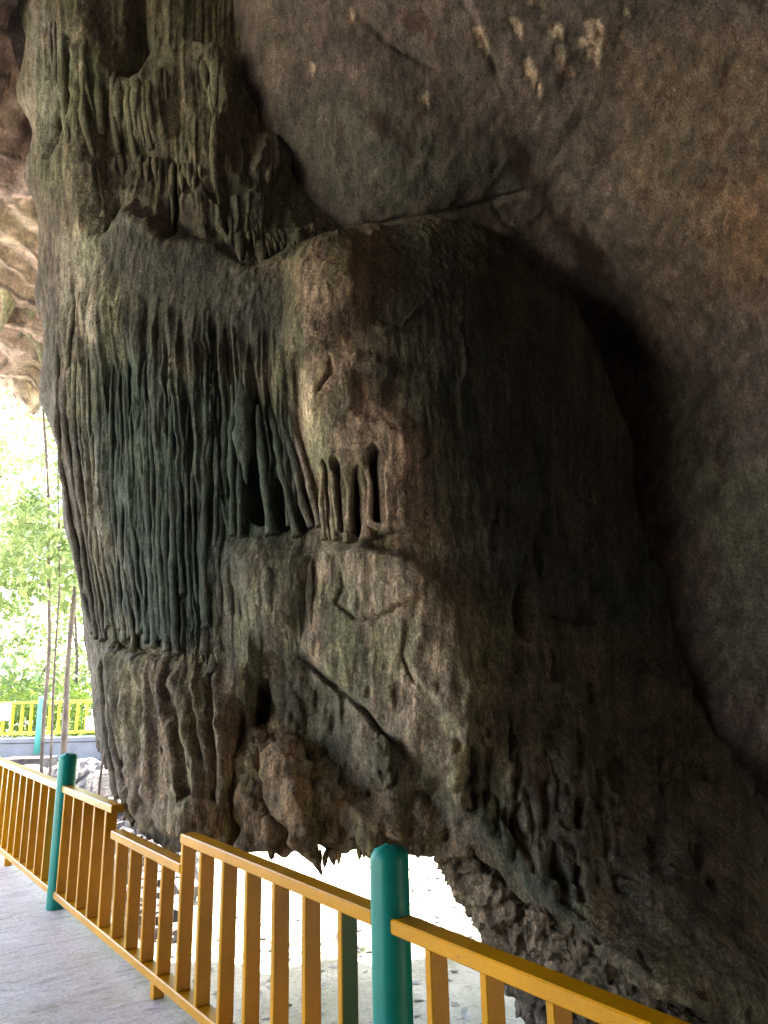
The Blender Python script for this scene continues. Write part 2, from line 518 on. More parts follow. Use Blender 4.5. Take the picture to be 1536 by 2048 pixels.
# apron below the columns
raise_poly([(445, 1085), (520, 1072), (600, 1080), (650, 1095), (655, 1200), (620, 1300), (585, 1302), (530, 1300), (522, 1352), (478, 1338), (455, 1210)], 0.11, 70, 6, 0.9)
raise_poly([(640, 1095), (720, 1085), (800, 1100), (900, 1180), (960, 1400), (930, 1650), (880, 1560), (800, 1505), (770, 1590), (738, 1560), (705, 1480), (690, 1395),
            (640, 1352), (600, 1310), (622, 1230)], 0.10, 34, 4, 0.7)
raise_poly([(660, 1120), (700, 1110), (705, 1180), (690, 1215), (720, 1240), (770, 1238), (825, 1205), (830, 1270), (812, 1320), (830, 1380), (870, 1420), (930, 1500),
            (960, 1300), (880, 1150), (800, 1095)], 0.022, 8, 2, 0.4)
groove([(690, 1140), (702, 1185), (686, 1212), (720, 1243), (760, 1242), (800, 1215), (830, 1208)], 2.6, 0.035, 0.5)
groove([(815, 1265), (806, 1320), (825, 1375), (862, 1405)], 2.4, 0.03, 0.5)
groove([(622, 1335), (690, 1388), (735, 1420), (790, 1490)], 5, 0.10, 0.3)
groove([(852, 820), (862, 905), (838, 930)], 3, 0.04)
# lower cavity and recess under the apron
raise_poly([(470, 1345), (530, 1300), (620, 1310), (690, 1400), (705, 1480), (740, 1560), (780, 1600), (880, 1560), (900, 1640), (880, 1700), (700, 1620), (560, 1500), (480, 1480)],
           -0.10, 40, 10)
raise_poly([(490, 1350), (532, 1352), (540, 1420), (520, 1455), (490, 1450)], -0.24, 16, 4)
raise_poly([(690, 1600), (780, 1600), (850, 1600), (890, 1650), (885, 1690), (840, 1700), (760, 1690), (700, 1680)], 0.12, 30, 6)
# left lower lobes
raise_poly([(205, 1290), (300, 1300), (350, 1340), (440, 1345), (470, 1400), (475, 1500), (460, 1640), (380, 1690), (320, 1670), (250, 1620), (225, 1500)], 0.06, 40, 8)
for pts, w, dp in (([(280, 1330), (300, 1420), (290, 1520), (330, 1680)], 9, 0.07), ([(352, 1345), (372, 1480), (395, 1660)], 9, 0.09), ([(425, 1350), (432, 1500), (430, 1640)], 8, 0.08),
                   ([(250, 1300), (262, 1420), (258, 1520), (285, 1640)], 7, 0.06), ([(388, 1340), (402, 1450), (420, 1600)], 6, 0.05), ([(318, 1345), (340, 1480), (352, 1640)], 6, 0.04)):
    groove(pts, w, dp)
groove([(225, 1288), (280, 1298), (330, 1310)], 5, 0.06)
groove([(470, 1400), (478, 1520), (465, 1690)], 11, 0.18)
# the dark right flank: its lower lip overhangs a knobbly foot
raise_poly([(790, 1500), (880, 1560), (930, 1640), (1000, 1712), (1060, 1780), (1110, 1822), (1200, 1880), (1290, 1950), (1420, 2050), (1300, 2100), (900, 1760), (820, 1700), (800, 1600)], -0.05, 16, 10, 0.8)
groove([(690, 1400), (640, 1352), (596, 1312)], 5, 0.06)
for k in range(170):                                     # drip pits of the flank
    x = rng.uniform(930, 1420); y = rng.uniform(900, 1860)
    if y > 1560 + (x - 900) * 0.72 or x < 960 and y < 1300: continue
    w = rng.uniform(3, 7.5); l = rng.uniform(12, 46)
    pit(x, y, w, l, rng.uniform(0.01, 0.05))
for k in range(34):                                      # honeycomb along the lip
    t = rng.uniform(0, 1); x = 925 + 230 * t + rng.uniform(-10, 30); y = 1600 + 200 * t - rng.uniform(0, 55)
    w = rng.uniform(5, 9); l = rng.uniform(10, 32)
    pit(x, y, w, l, rng.uniform(0.03, 0.07), 0.0)
groove([(1045, 1120), (1040, 1220), (1050, 1270)], 9, 0.14)
groove([(1078, 1060), (1072, 1150)], 7, 0.10)
raise_poly([(1080, 1150), (1200, 1140), (1220, 1190), (1190, 1245), (1090, 1235)], -0.10, 26, 10)
# rippled drapery between the columns: fine vertical flutes everywhere on the curtain
q = np.stack([(GX + WOBX * 0.4 - GY * 0.06) / 15, GY / 420, np.zeros_like(GX)], -1)
FL = ridged(q, 3, 5)
H += 0.075 * FL * sstep(0, 110, poly_sd([(80, 500), (560, 640), (640, 760), (640, 1060), (470, 1080), (470, 1660), (220, 1660), (90, 900)], 0))
q = np.stack([GX / 26, GY / 240, np.ones_like(GX)], -1)
H += 0.020 * fbm(q, 4, 8) * sstep(0, 80, poly_sd([(640, 1080), (1400, 1080), (1500, 2000), (1000, 1700), (880, 1560), (640, 1350)], 0))
q = np.stack([GX / 22, GY / 130, np.ones_like(GX) * 3], -1)
H += 0.024 * ridged(q, 3, 12) * sstep(0, 40, poly_sd([(40, -60), (40, 300), (180, 520), (330, 478), (500, 530), (700, 458), (620, 300), (500, -60)], 0))
q = np.stack([(GX + WOBX) / 24, GY / 210, np.ones_like(GX) * 6], -1)
H += 0.026 * ridged(q, 4, 14) * sstep(0, 90, poly_sd([(820, 470), (1050, 520), (1250, 850), (1400, 1300), (1480, 1750), (1300, 1850), (1000, 1640), (900, 1100)], 0))
def sample(A, px, py):
    x = np.clip(np.asarray(px) * FS - 0.5, 0, FW - 1.001); y = np.clip(np.asarray(py) * FS - 0.5, 0, FH - 1.001)
    i, j = x.astype(int), y.astype(int); fx, fy = x - i, y - j
    if A.ndim == 3: fx, fy = fx[..., None], fy[..., None]
    return (A[j, i] * (1 - fx) + A[j, i + 1] * fx) * (1 - fy) + (A[j + 1, i] * (1 - fx) + A[j + 1, i + 1] * fx) * fy

def blur(A, r, n=3):
    for _ in range(n):
        for ax in (0, 1):
            w = [(0, 0), (0, 0)]; w[ax] = (r + 1, r)
            c = np.cumsum(np.pad(A, w, mode='edge'), axis=ax)
            A = (np.take(c, range(2 * r + 1, c.shape[ax]), ax) - np.take(c, range(0, c.shape[ax] - 2 * r - 1), ax)) / (2 * r + 1)
    return A
HB = blur(H, 9)
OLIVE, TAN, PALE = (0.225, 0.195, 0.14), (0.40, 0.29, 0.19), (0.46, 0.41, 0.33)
MOSS, FILM_SHADE, UMBER = (0.15, 0.175, 0.105), (0.088, 0.088, 0.076), (0.13, 0.09, 0.065)
TINT = np.ones((FH, FW, 3)) * np.array(OLIVE)
SN = fbm(np.stack([GX / 38, GY / 110, np.zeros_like(GX) + 9], -1), 5, 77) * 55
def stain_shading(pts, c, a=1.0, soft=45, ragged=1.0):  # paints mineral stains, and in places light and shade, into TINT
    global TINT
    k = (a * sstep(-soft, soft, poly_sd(pts, 1.0) + SN * ragged))[..., None]
    TINT = TINT * (1 - k) + np.array(c) * k
stain_shading([(100, 480), (250, 400), (240, 650), (180, 760), (200, 1080), (160, 1080), (110, 800)], PALE, 0.8, 30)  # pale crest, partly its sky light put into the colour
stain_shading([(40, 330), (70, 600), (80, 800), (110, 1050), (170, 1300), (200, 1600), (262, 1600), (216, 1300), (166, 1050), (138, 800), (128, 600), (100, 380)], (0.13, 0.105, 0.085), 0.85, 14, 0.25)  # left edge strip: its shadow side darkened in the colour
stain_shading([(190, 500), (250, 430), (430, 480), (570, 560), (580, 700), (480, 730), (230, 720), (215, 640), (255, 600)], FILM_SHADE, 0.85, 35)
stain_shading([(175, 720), (470, 740), (600, 830), (640, 1060), (450, 1080), (440, 1290), (280, 1290), (220, 1200)], (0.070, 0.096, 0.073), 0.88, 35)
stain_shading([(600, 480), (760, 470), (730, 700), (590, 700)], (0.54, 0.40, 0.30), 0.8, 35)  # tan of the centre, lightened to carry painted highlights, as below
stain_shading([(590, 730), (700, 700), (830, 880), (860, 1080), (640, 1090)], (0.70, 0.52, 0.40), 0.9, 30)  # column head: tan with its bright highlights painted in
stain_shading([(640, 1080), (860, 1080), (960, 1300), (940, 1600), (780, 1480), (640, 1340), (600, 1280)], (0.60, 0.48, 0.36), 0.9, 40)  # lower centre: highlights again painted into the tan
stain_shading([(670, 1150), (720, 1150), (735, 1330), (760, 1420), (690, 1390), (650, 1330)], (0.22, 0.235, 0.14), 0.65, 26)
stain_shading([(640, 820), (700, 760), (700, 900), (705, 1090), (650, 1090)], (0.26, 0.26, 0.17), 0.6, 24)
stain_shading([(840, 470), (1010, 470), (1180, 700), (1330, 1000), (1360, 1350), (1180, 1300), (960, 1180), (880, 900), (790, 640)], FILM_SHADE, 0.9, 60)  # dark film on the flank, also deepening its shade in the colour
stain_shading([(1050, 1250), (1340, 1300), (1480, 1600), (1500, 1900), (1250, 1850), (1080, 1700), (1000, 1450)], (0.125, 0.098, 0.076), 0.85, 60)  # umber of the lower flank, darkened to paint in its shade
stain_shading([(940, 1600), (1060, 1720), (1200, 1880), (1080, 1830), (960, 1720)], (0.09, 0.115, 0.09), 0.8, 24)
stain_shading([(220, 1300), (470, 1340), (470, 1690), (250, 1650)], (0.33, 0.25, 0.175), 0.85, 35)
stain_shading([(480, 1440), (600, 1440), (700, 1600), (890, 1620), (880, 1720), (640, 1760), (470, 1700)], (0.33, 0.23, 0.145), 0.85, 30)
stain_shading([(880, 1560), (1000, 1722), (1110, 1832), (1290, 1960), (1400, 2048), (1050, 2048), (900, 1750)], (0.30, 0.235, 0.165), 0.85, 24)
stain_shading([(120, 90), (340, 90), (340, 260), (130, 240)], (0.30, 0.29, 0.20), 0.7, 30)
stain_shading([(390, 60), (480, 80), (480, 210), (410, 200)], (0.38, 0.35, 0.26), 0.7, 20)
stain_shading([(450, 340), (640, 400), (560, 500), (440, 480)], (0.15, 0.17, 0.12), 0.8, 30)
stain_shading([(60, 0), (130, 60), (110, 300), (70, 330)], (0.40, 0.36, 0.33), 0.7, 30)
TINT *= (1 + 0.45 * fbm(np.stack([GX / 40, GY / 70, np.zeros_like(GX)], -1), 5, 99))[..., None]
TINT *= (1 + 0.55 * fbm(np.stack([GX / 9, GY / 150, np.zeros_like(GX) + 4], -1), 4, 101))[..., None]      # mineral streaks
gk = (0.30 * sstep(0.05, 0.35, fbm(np.stack([GX / 45, GY / 160, np.zeros_like(GX) + 8], -1), 4, 103)))[..., None]
TINT = TINT * (1 - gk) + TINT * np.array((0.72, 0.98, 0.66)) * gk

TINT = np.maximum(TINT.mean(-1, keepdims=True) * -0.15 + TINT * 1.15, 0.004) * 0.60
# ------------------------------------------------------------------ the great flowstone
AX = np.array([-0.4, 6.2])
ctl = []
for row in ("38,0,5.6 70,0,5.2 200,0,5.0 330,0,5.0 430,0,5.1 520,0,5.3 640,0,5.6",
            "42,200,5.6 80,200,5.2 200,200,4.95 330,200,4.95 450,200,5.0 540,200,5.3 630,260,5.8",
            "52,360,5.55 100,400,5.1 200,400,4.8 350,400,4.7 500,400,4.7 600,440,4.9 650,455,4.9 800,455,5.0 1000,470,5.4 1150,560,5.9", "720,330,5.45 850,330,5.55 1000,330,5.7 800,150,5.6 1150,400,5.95",
            "72,600,5.5 130,600,5.0 250,600,4.65 400,600,4.45 600,600,4.3 700,600,4.2 850,600,4.3 1000,600,4.7 1100,620,5.1 1200,700,5.7",
            "78,800,5.45 145,850,5.0 300,900,4.5 450,900,4.3 600,900,4.2 700,900,4.1 850,900,4.15 1000,900,4.45 1150,900,4.95 1270,900,5.6",
            "126,1050,5.3 180,1080,4.95", "178,1250,5.15 240,1230,4.75 350,1200,4.3 500,1200,4.15 650,1200,4.05 800,1200,3.95 950,1200,4.1 1100,1200,4.45 1250,1200,4.95 1360,1200,5.5",
            "196,1400,5.0 260,1430,4.5 340,1450,4.15 450,1450,4.0 600,1450,4.0 750,1450,3.9 900,1450,3.85 1100,1450,4.05 1300,1450,4.5 1440,1450,5.0",
            "228,1560,4.8 275,1620,4.4 370,1640,4.0 500,1650,3.95 650,1650,3.9 850,1650,3.85 1000,1650,3.75 1200,1650,3.85 1400,1650,4.2 1540,1650,4.6",
            "950,1850,3.85 1100,1850,3.6 1300,1850,3.6 1500,1850,3.8", "1060,2000,3.7 1200,2000,3.35 1400,2000,3.35 1600,2000,3.6"):
    for w in row.split():
        px, py, y = map(float, w.split(','))
        P = at(px, py, y)
        dx, dy = P[0] - AX[0], P[1] - AX[1]
        ctl.append((math.atan2(dx, -dy), P[2], math.hypot(dx, dy)))
for z in (-1.5, 0.5, 2.0, 3.5, 5.0, 7.0, 8.5):
    for th, r in ((-175, 1.2), (175, 1.2), (-140, 1.35), (140, 1.5), (-112, 1.55 if z < 5 else 1.3), (105, 1.9)):
        ctl.append((math.radians(th), z, r))
for th, r in ((-60, 1.6), (-30, 1.3), (0, 1.3), (30, 1.2), (60, 1.2)): ctl.append((math.radians(th), 9.0, r))
ctl = np.array(ctl)
ZS = 0.45
rock_r = RBF(np.stack([ctl[:, 0], ctl[:, 1] * ZS], -1), ctl[:, 2], 0.02)
# lower edge of the hanging mass
bot = []
for px, py, y in ((200, 1500, 5.2), (228, 1560, 4.8), (245, 1632, 4.55), (300, 1668, 4.25), (345, 1692, 4.1), (385, 1700, 4.0), (450, 1690, 4.0), (520, 1690, 4.0), (580, 1700, 3.95),
                  (650, 1690, 3.95), (760, 1690, 3.9), (815, 1708, 3.9), (850, 1714, 3.9), (885, 1716, 3.88), (930, 1706, 3.82), (1000, 1746, 3.75), (1060, 1802, 3.65), (1110, 1845, 3.6), (1200, 1902, 3.5), (1290, 1972, 3.4), (1420, 2080, 3.35), (1620, 2300, 3.4), (1760, 2700, 3.5)):
    P = at(px, py, y)
    bot.append((math.atan2(P[0] - AX[0], -(P[1] - AX[1])), P[2]))
bot = np.array(bot)
def z_low(th):
    z = np.interp(th, bot[:, 0], bot[:, 1])
    z = np.where(th < bot[0, 0], bot[0, 1] + 0.35 * (bot[0, 0] - th), z)
    z = np.where(th > bot[-1, 0], bot[-1, 1], z)
    back = sstep(1.15, 1.4, th)
    return z * (1 - back) + 0.7 * back + np.where(th < -1.9, 0.2, 0)
def rock_base(th, z):
    r = np.maximum(rock_r(np.stack([th, z * ZS], -1)), 0.5)
    return np.stack([AX[0] + r * np.sin(th), AX[1] - r * np.cos(th), z], -1)
Z_TOP = 9.0
# a coarse copy for finding places on the rock
th_c = np.linspace(-2.2, 1.9, 150); v_c = np.linspace(-0.04, 1, 130)
TC, VC = np.meshgrid(th_c, v_c, indexing='ij')
ZL = z_low(th_c)[:, None]
BC = rock_base(TC, ZL + (Z_TOP - ZL) * VC)
bvh = BVHTree.FromPolygons([Vector(p) for p in BC.reshape(-1, 3)], grid_faces(150, 130).tolist())
def on_rock(px, py, out=0.0):
    d = ray(px, py)
    hit = bvh.ray_cast(Vector(CAM), Vector(d))
    if hit[0] is None:
        return at(px, py, 4.3), np.array([0, -1.0, 0])
    n = np.array(hit[1])
    if n @ d > 0: n = -n
    return np.array(hit[0]) + n * (float(sample(H, px, py)) + out), n

# fine surface: many columns where the camera side is, few behind
th = np.concatenate([np.linspace(-math.pi, -1.75, 40, endpoint=False), np.linspace(-1.75, 1.35, 820), np.linspace(1.35, math.pi, 50)[1:-1]])
NV = 730
v = np.linspace(0, 1, NV)
v = np.where(v < 0.86, v / 0.86 * 0.80, 0.80 + (v - 0.86) / 0.14 * 0.20)
TH, VV = np.meshgrid(th, v, indexing='ij')
ZL = z_low(th) + 0.03 * fbm(np.stack([th * 14, th * 0, th * 0], -1), 4, 3) - 0.05 * np.maximum(0, fbm(np.stack([th * 30, th * 0, th * 0 + 5], -1), 2, 4))
ZZ = ZL[:, None] + (Z_TOP - ZL[:, None]) * VV
P0 = rock_base(TH, ZZ)
N0 = grid_normals(P0, True)
cen = np.array([AX[0], AX[1], 0])
if (N0[430, 360] @ (P0[430, 360] - cen)) < 0: N0 = -N0
px, py = proj(P0)
front = sstep(-1.62, -1.35, TH) * sstep(1.45, 1.2, TH)
D = sample(H, px, py) * front
big = fbm(P0 * np.array([2.2, 2.2, 1.4]), 4, 21)
D += 0.05 * big
D += 0.020 * ridged(P0 * np.array([9, 9, 1.3]), 3, 41) * (0.5 + 0.5 * big)
D += 0.008 * fbm(P0 * np.array([28, 28, 7]), 4, 61)
low = sstep(2.2, 0.9, P0[..., 2])
pit = np.maximum(0, vnoise(P0 * np.array([24, 24, 14]), 5) - 0.35)
D -= low * pit * 0.07
P1 = P0 + N0 * D[..., None]
# roll the lower edge under and close it
rings = [P1]
edge = P1[:, 0]
inward = np.stack([AX[0] - edge[:, 0], AX[1] - edge[:, 1], np.zeros(len(edge))], -1)
inward /= np.maximum(np.linalg.norm(inward, axis=1, keepdims=True), 1e-6)
leg = (sstep(0.05, 0.45, th) * sstep(1.6, 1.3, th))[:, None]
inward = inward * (1 - leg) + np.array([0.42, 0.91, 0.0]) * leg
under = []
for f, g in ((1.0, 0.42), (0.75, 0.34), (0.52, 0.25), (0.34, 0.16), (0.20, 0.08), (0.10, 0.03), (0.04, 0.005)):
    q = edge + inward * f
    q[:, 2] += g + 0.03 * (f > 0.15) * fbm(q * 4, 3, 44)
    under.append(q)
FULL = np.concatenate([np.stack(under, 1), P1], 1)
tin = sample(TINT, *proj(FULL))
pz = fbm(FULL * np.array([3, 3, 1.5]), 3, 15)[..., None]
tin = np.where((np.abs(np.concatenate([np.repeat(TH[:, :1], len(under), 1), TH], 1)) > 1.5)[..., None], np.array(OLIVE) * 0.62 * (1 + 0.3 * pz), tin)
flow = empty('hanging_flowstone', (AX[0], AX[1], 0.4))
tag(flow, 'huge fluted mass of brown and olive flowstone hanging beside the railing', 'rock formation')
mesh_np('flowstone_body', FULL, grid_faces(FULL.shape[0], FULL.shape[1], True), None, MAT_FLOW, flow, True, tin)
print('rock done')

def column(name, pts, r_px, seed, out=0.0, tip=False, flare=True, rough=0.011, seg=14, sq=0.9, step=7, label=None, top_taper=True, flat=False):
    """a drip column or stalactite that follows a line on the rock"""
    pts = np.asarray(pts, float)
    L = np.hypot(*np.diff(pts, axis=0).T); cum = np.concatenate([[0], np.cumsum(L)])
    n = max(6, int(cum[-1] / step))
    s = np.linspace(0, cum[-1], n)
    X, Y = np.interp(s, cum, pts[:, 0]), np.interp(s, cum, pts[:, 1])
    rr = np.interp(s, cum, r_px) if np.ndim(r_px) else np.full(n, float(r_px))
    t = s / cum[-1]
    wig = vnoise(np.stack([s / 55, np.full(n, seed * 3.1), np.zeros(n)], -1), seed)
    X = X + wig * 2.6 + 1.0 * vnoise(np.stack([s / 18, np.full(n, seed * 2.3), np.zeros(n)], -1), seed + 9)
    C = []
    sink = np.full(n, out) if flat else out - 0.05 * (1 - np.clip(t / 0.18, 0, 1)) ** 2
    for x, y, o_ in zip(X, Y, sink):
        d = ray(x, y); hit = bvh.ray_cast(Vector(CAM), Vector(d))
        if hit[0] is None:
            C.append(at(x, y, C[-1][1] if C else 4.3)); continue
        nn = np.array(hit[1])
        if nn @ d > 0: nn = -nn
        C.append(np.array(hit[0]) + nn * (o_ + (0 if flat else float(sample(HB, x, y)))))
    C = np.array(C)
    k = np.ones(5) / 5                                    # smooth the line so the column hangs true
    for a in range(3):
        pad = np.pad(C[:, a], 2, mode='edge'); C[:, a] = np.convolve(pad, k, 'valid')
    R = rr * np.linalg.norm(C - CAM, axis=1) / FPX
    R *= 1 + 0.30 * vnoise(np.stack([s / 30, np.full(n, seed * 1.7), np.ones(n)], -1), seed + 5)
    if tip: R *= np.clip((1 - t) / 0.55, 0.02, 1) ** 0.75
    elif flare: R *= 1 + 0.5 * np.clip((t - 0.86) / 0.14, 0, 1) ** 1.5
    if top_taper: R *= 0.55 + 0.45 * np.clip(t / 0.12, 0, 1)
    V, Q, T = tube_np(C, R, seg, rough, 16, seed, sq)
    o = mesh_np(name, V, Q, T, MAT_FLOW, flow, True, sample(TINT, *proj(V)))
    if label: o['label'] = label
    return o
# curtain of drip columns
gl = np.array([(160, 700), (166, 850), (192, 1100), (226, 1290)], float)
gr = np.array([(452, 735), (448, 850), (440, 1100), (438, 1335)], float)
ts = np.cumsum(rng.uniform(0.4, 1.6, 29)); ts = (ts - ts[0]) / (ts[-1] - ts[0])
for k, t in enumerate(ts):
    p = gl * (1 - t) + gr * t
    p[0, 1] += rng.uniform(-90, 70); p[-1, 1] += rng.uniform(-35, 20) - (110 * rng.uniform(0, 1) if k % 4 == 1 else 0)
    p[:, 0] += rng.uniform(-5, 5, 4)
    f = rng.uniform(0.55, 1.25)
    column('drip_column', p, np.array([4.5, 5.5, 6.5, 7]) * f, 100 + k, rng.uniform(-0.005, 0.022))
for k in range(16):                                      # shorter strands between them
    t = rng.uniform(0, 1); p = gl * (1 - t) + gr * t; a = rng.integers(0, 2)
    p = p[a:a + 2] + rng.uniform(-6, 6, (2, 1)) * np.array([1, 0])
    column('drip_strand', p, rng.uniform(3, 4.5), 140 + k, 0.012, tip=bool(k % 2), flare=False)
for k, (p, r) in enumerate((([(150, 560), (137, 700), (134, 830), (152, 1000), (198, 1280)], 6), ([(166, 600), (156, 720), (150, 850), (172, 1060), (214, 1285)], 5), ([(180, 560), (168, 660), (164, 760), (166, 880)], 5),
                            ([(126, 560), (118, 700), (118, 850), (140, 1040), (190, 1270)], 6), ([(200, 540), (186, 620), (182, 720)], 5), ([(205, 1300), (212, 1400), (226, 1500), (240, 1600)], 8), ([(222, 1310), (236, 1420), (248, 1540), (280, 1650)], 9))):
    column('drip_column', p, r, 350 + k, 0.004, flare=False)
for k, (x, y1, r) in enumerate(((466, 1330, 11), (488, 1345, 12), (510, 1350, 10), (534, 1290, 11), (556, 1300, 12), (580, 1300, 9), (604, 1290, 9), (630, 1300, 8))):
    column('drip_column', [(x - 4, 1098), (x - 3, 1190), (x + (x < 520) * 4, y1)], [r * .6, r, r * .9], 320 + k, 0.0, flare=False, tip=True, rough=0.02, seg=18)
# columns in front of the windows
for k, (p, r) in enumerate((([(470, 770), (468, 900), (470, 1078)], 7), ([(487, 800), (486, 1000), (482, 1082)], 6), ([(520, 810), (527, 920), (549, 1076)], [7, 9, 10]), ([(540, 810), (556, 890), (596, 1080)], [6, 8, 8]),
                            ([(563, 815), (588, 920), (604, 1000), (628, 1062)], [5, 7, 7, 6]), ([(586, 850), (612, 925), (642, 1060)], [6, 6, 6]), ([(575, 820), (575, 960), (580, 1060)], 5))):
    column('drip_column', p, r, 170 + k, 0.03, flat=True)
for k, (p, r) in enumerate((([(640, 850), (648, 930), (652, 1090)], [7, 5, 5]), ([(656, 870), (664, 950), (674, 1092)], [6, 5, 5]), ([(684, 850), (690, 930), (698, 1096)], [9, 6, 6]),
                            ([(722, 850), (728, 940), (735, 1092)], [11, 10, 9]), ([(760, 850), (764, 940), (772, 1080)], [12, 9, 10]))):
    column('drip_column', p, r, 190 + k, 0.06, flat=True)
column('stalactite', [(486, 760), (490, 800), (494, 870), (498, 976)], [10, 17, 23, 22], 201, 0.03, flat=True, tip=True, rough=0.02, seg=24)
# upper cluster
for k, (p, r, o_) in enumerate((([(430, 70), (436, 130), (432, 192)], [12, 15, 14], 0.02), ([(408, 75), (414, 120), (417, 160)], [8, 9, 8], 0.0), ([(434, 195), (430, 280), (431, 384)], [6, 8, 10], 0.02),
                                ([(330, 270), (328, 330), (330, 420)], [7, 7, 6], -0.0), ([(300, 275), (302, 310), (303, 345)], [6, 6, 5], 0.0), ([(350, 285), (352, 315), (351, 345)], [6, 6, 5], 0.0),
                                ([(272, 270), (274, 300), (274, 330)], [5, 5, 5], 0.0), ([(380, 292), (381, 320), (379, 350)], [8, 7, 6], 0.0), ([(213, 260), (216, 290), (222, 322)], [9, 8, 6], -0.02),
                                ([(236, 262), (238, 290), (240, 316)], [6, 6, 5], -0.02), ([(520, 455), (522, 490), (520, 530)], [12, 12, 10], -0.02), ([(476, 430), (478, 480), (480, 526)], [9, 10, 8], -0.01),
                                ([(545, 450), (546, 475), (545, 500)], [9, 8, 7], -0.01), ([(566, 450), (567, 470), (566, 492)], [7, 7, 6], -0.01), ([(455, 380), (456, 420), (457, 460)], [7, 7, 6], -0.01))):
    column('stalactite', p, r, 210 + k, o_, tip=True, flare=False, seg=16)
for k, (p, r, o_) in enumerate((([(190, 105), (188, 180), (186, 250)], 9, -0.02), ([(222, 108), (226, 180), (218, 250)], 10, -0.01), ([(285, 110), (288, 170), (292, 255)], [9, 7, 9], 0.02), ([(262, 105), (260, 180), (262, 250)], 8, 0.0),
                                ([(370, 110), (378, 180), (384, 270)], 9, -0.04), ([(398, 150), (402, 220), (408, 300)], 8, -0.05), ([(130, 235), (138, 340), (160, 500)], 10, -0.02), ([(155, 240), (160, 350), (178, 490)], 8, -0.02),
                                ([(180, 270), (182, 360), (190, 460)], 8, -0.03), ([(112, 250), (112, 360), (135, 520)], 9, -0.03))):
    column('drip_column', p, np.array(r) * np.array([0.45, 1.1, 0.5]), 240 + k, min(o_, 0.0) - 0.012, flare=False, rough=0.018, seg=18)
for k in range(30):                                      # fringe of small drips on the upper ledges
    if k % 2: x = rng.uniform(225, 400); y = 268 + (x - 225) * 0.11
    else: x = rng.uniform(445, 600); y = 440 + rng.uniform(-10, 20)
    l = rng.uniform(18, 55)
    column('stalactite', [(x, y - 12), (x + rng.uniform(-2, 2), y + l * .5), (x + rng.uniform(-3, 3), y + l)], rng.uniform(3, 6.5), 400 + k, 0.004, tip=True, flare=False, seg=10)
for k in range(18):                                      # slim draperies running down from the roof
    x = (rng.uniform(80, 165) if k < 8 else rng.uniform(150, 470)); y = rng.uniform(-20, 60) if k < 8 else rng.uniform(60, 150)
    l = rng.uniform(180, 420) if k < 8 else rng.uniform(90, 170)
    column('drip_column', [(x, y), (x + 3, y + l * .5), (x + 6 + (k < 8) * l * 0.06, y + l)], np.array([0.5, 1.0, 0.6]) * rng.uniform(5, 9), 440 + k, -0.004, tip=bool(k % 3 == 0), flare=False, seg=14)
# lobes and hanging tips under the mass
for k, (p, r, o_, tip) in enumerate((([(505, 1455), (500, 1540), (500, 1620), (512, 1705)], [20, 32, 38, 34], -0.04, False), ([(562, 1470), (572, 1540), (590, 1620), (620, 1690), (648, 1752)], [30, 44, 44, 40, 26], 0.01, True),
                                     ([(640, 1500), (640, 1600), (662, 1690), (668, 1745)], [30, 38, 34, 20], -0.05, True), ([(560, 1300), (566, 1380), (572, 1480)], [22, 30, 30], -0.08, False),
                                     ([(745, 1640), (748, 1690), (745, 1736)], [24, 22, 14], 0.0, True), ([(545, 1640), (548, 1690), (560, 1712)], [30, 26, 16], 0.0, True), ([(398, 1600), (392, 1660), (385, 1712)], [34, 30, 18], -0.02, True),
                                     ([(760, 1470), (775, 1540), (772, 1592)], [24, 22, 12], 0.02, True))):
    column('lobe', p, r, 260 + k, o_, tip=tip, flare=False, rough=0.06, seg=44, step=4)
# knobbly foot that carries the right side down to the ground
def foot_rock(cl, seed, lean=1.0):
    cl = np.asarray(cl, float)
    t = np.linspace(0, 1, 150); tp = np.linspace(0, 1, len(cl))
    X, Y, Rp, Dp = (np.interp(t, tp, cl[:, k]) for k in range(4))
    R = Rp * Dp / FPX
    C = np.array([at(a, b, d + r) for a, b, d, r in zip(X, Y, Dp, R)])
    R = R * np.clip(np.minimum(t, 1 - t) / 0.06, 0.05, 1) ** 0.5
    V, Q, T = tube_np(C, R, 120)
    n = V[:-2].reshape(150, 120, 3) - C[:, None]
    n /= np.maximum(np.linalg.norm(n, axis=-1, keepdims=True), 1e-6)
    P_ = V[:-2].reshape(150, 120, 3)
    d = 0.06 * fbm(P_ * 3.2, 3, seed) + 0.030 * (1 - 2 * np.abs(vnoise(P_ * 15, seed + 1))) + 0.016 * (1 - 2 * np.abs(vnoise(P_ * 34, seed + 2))) + 0.01 * fbm(P_ * 60, 2, seed + 3)
    P_ = P_ + n * d[..., None]
    V = np.concatenate([P_.reshape(-1, 3), V[-2:]])
    tc = np.ones((len(V), 3)) * np.array((0.30, 0.235, 0.165)) * 0.60 * (1 + 0.6 * fbm(V * 5, 4, seed + 5))[:, None]
    tc *= (1 + 0.5 * np.clip(vnoise(V * 24, seed + 6), -1, 1))[:, None]
    mesh_np('foot_rock', V, Q, T, MAT_FLOW, flow, True, tc)
foot_rock([(880, 1650, 44, 3.95), (945, 1725, 58, 3.92), (1010, 1808, 68, 3.86), (1080, 1900, 78, 3.80), (1160, 2000, 95, 3.72), (1260, 2130, 120, 3.65), (1370, 2320, 145, 3.6), (1470, 2500, 160, 3.55)], 501)
foot_rock([(1050, 1812, 22, 3.68), (1110, 1868, 38, 3.60), (1190, 1935, 48, 3.50), (1280, 2008, 56, 3.40), (1380, 2100, 66, 3.32), (1490, 2220, 80, 3.3)], 521)
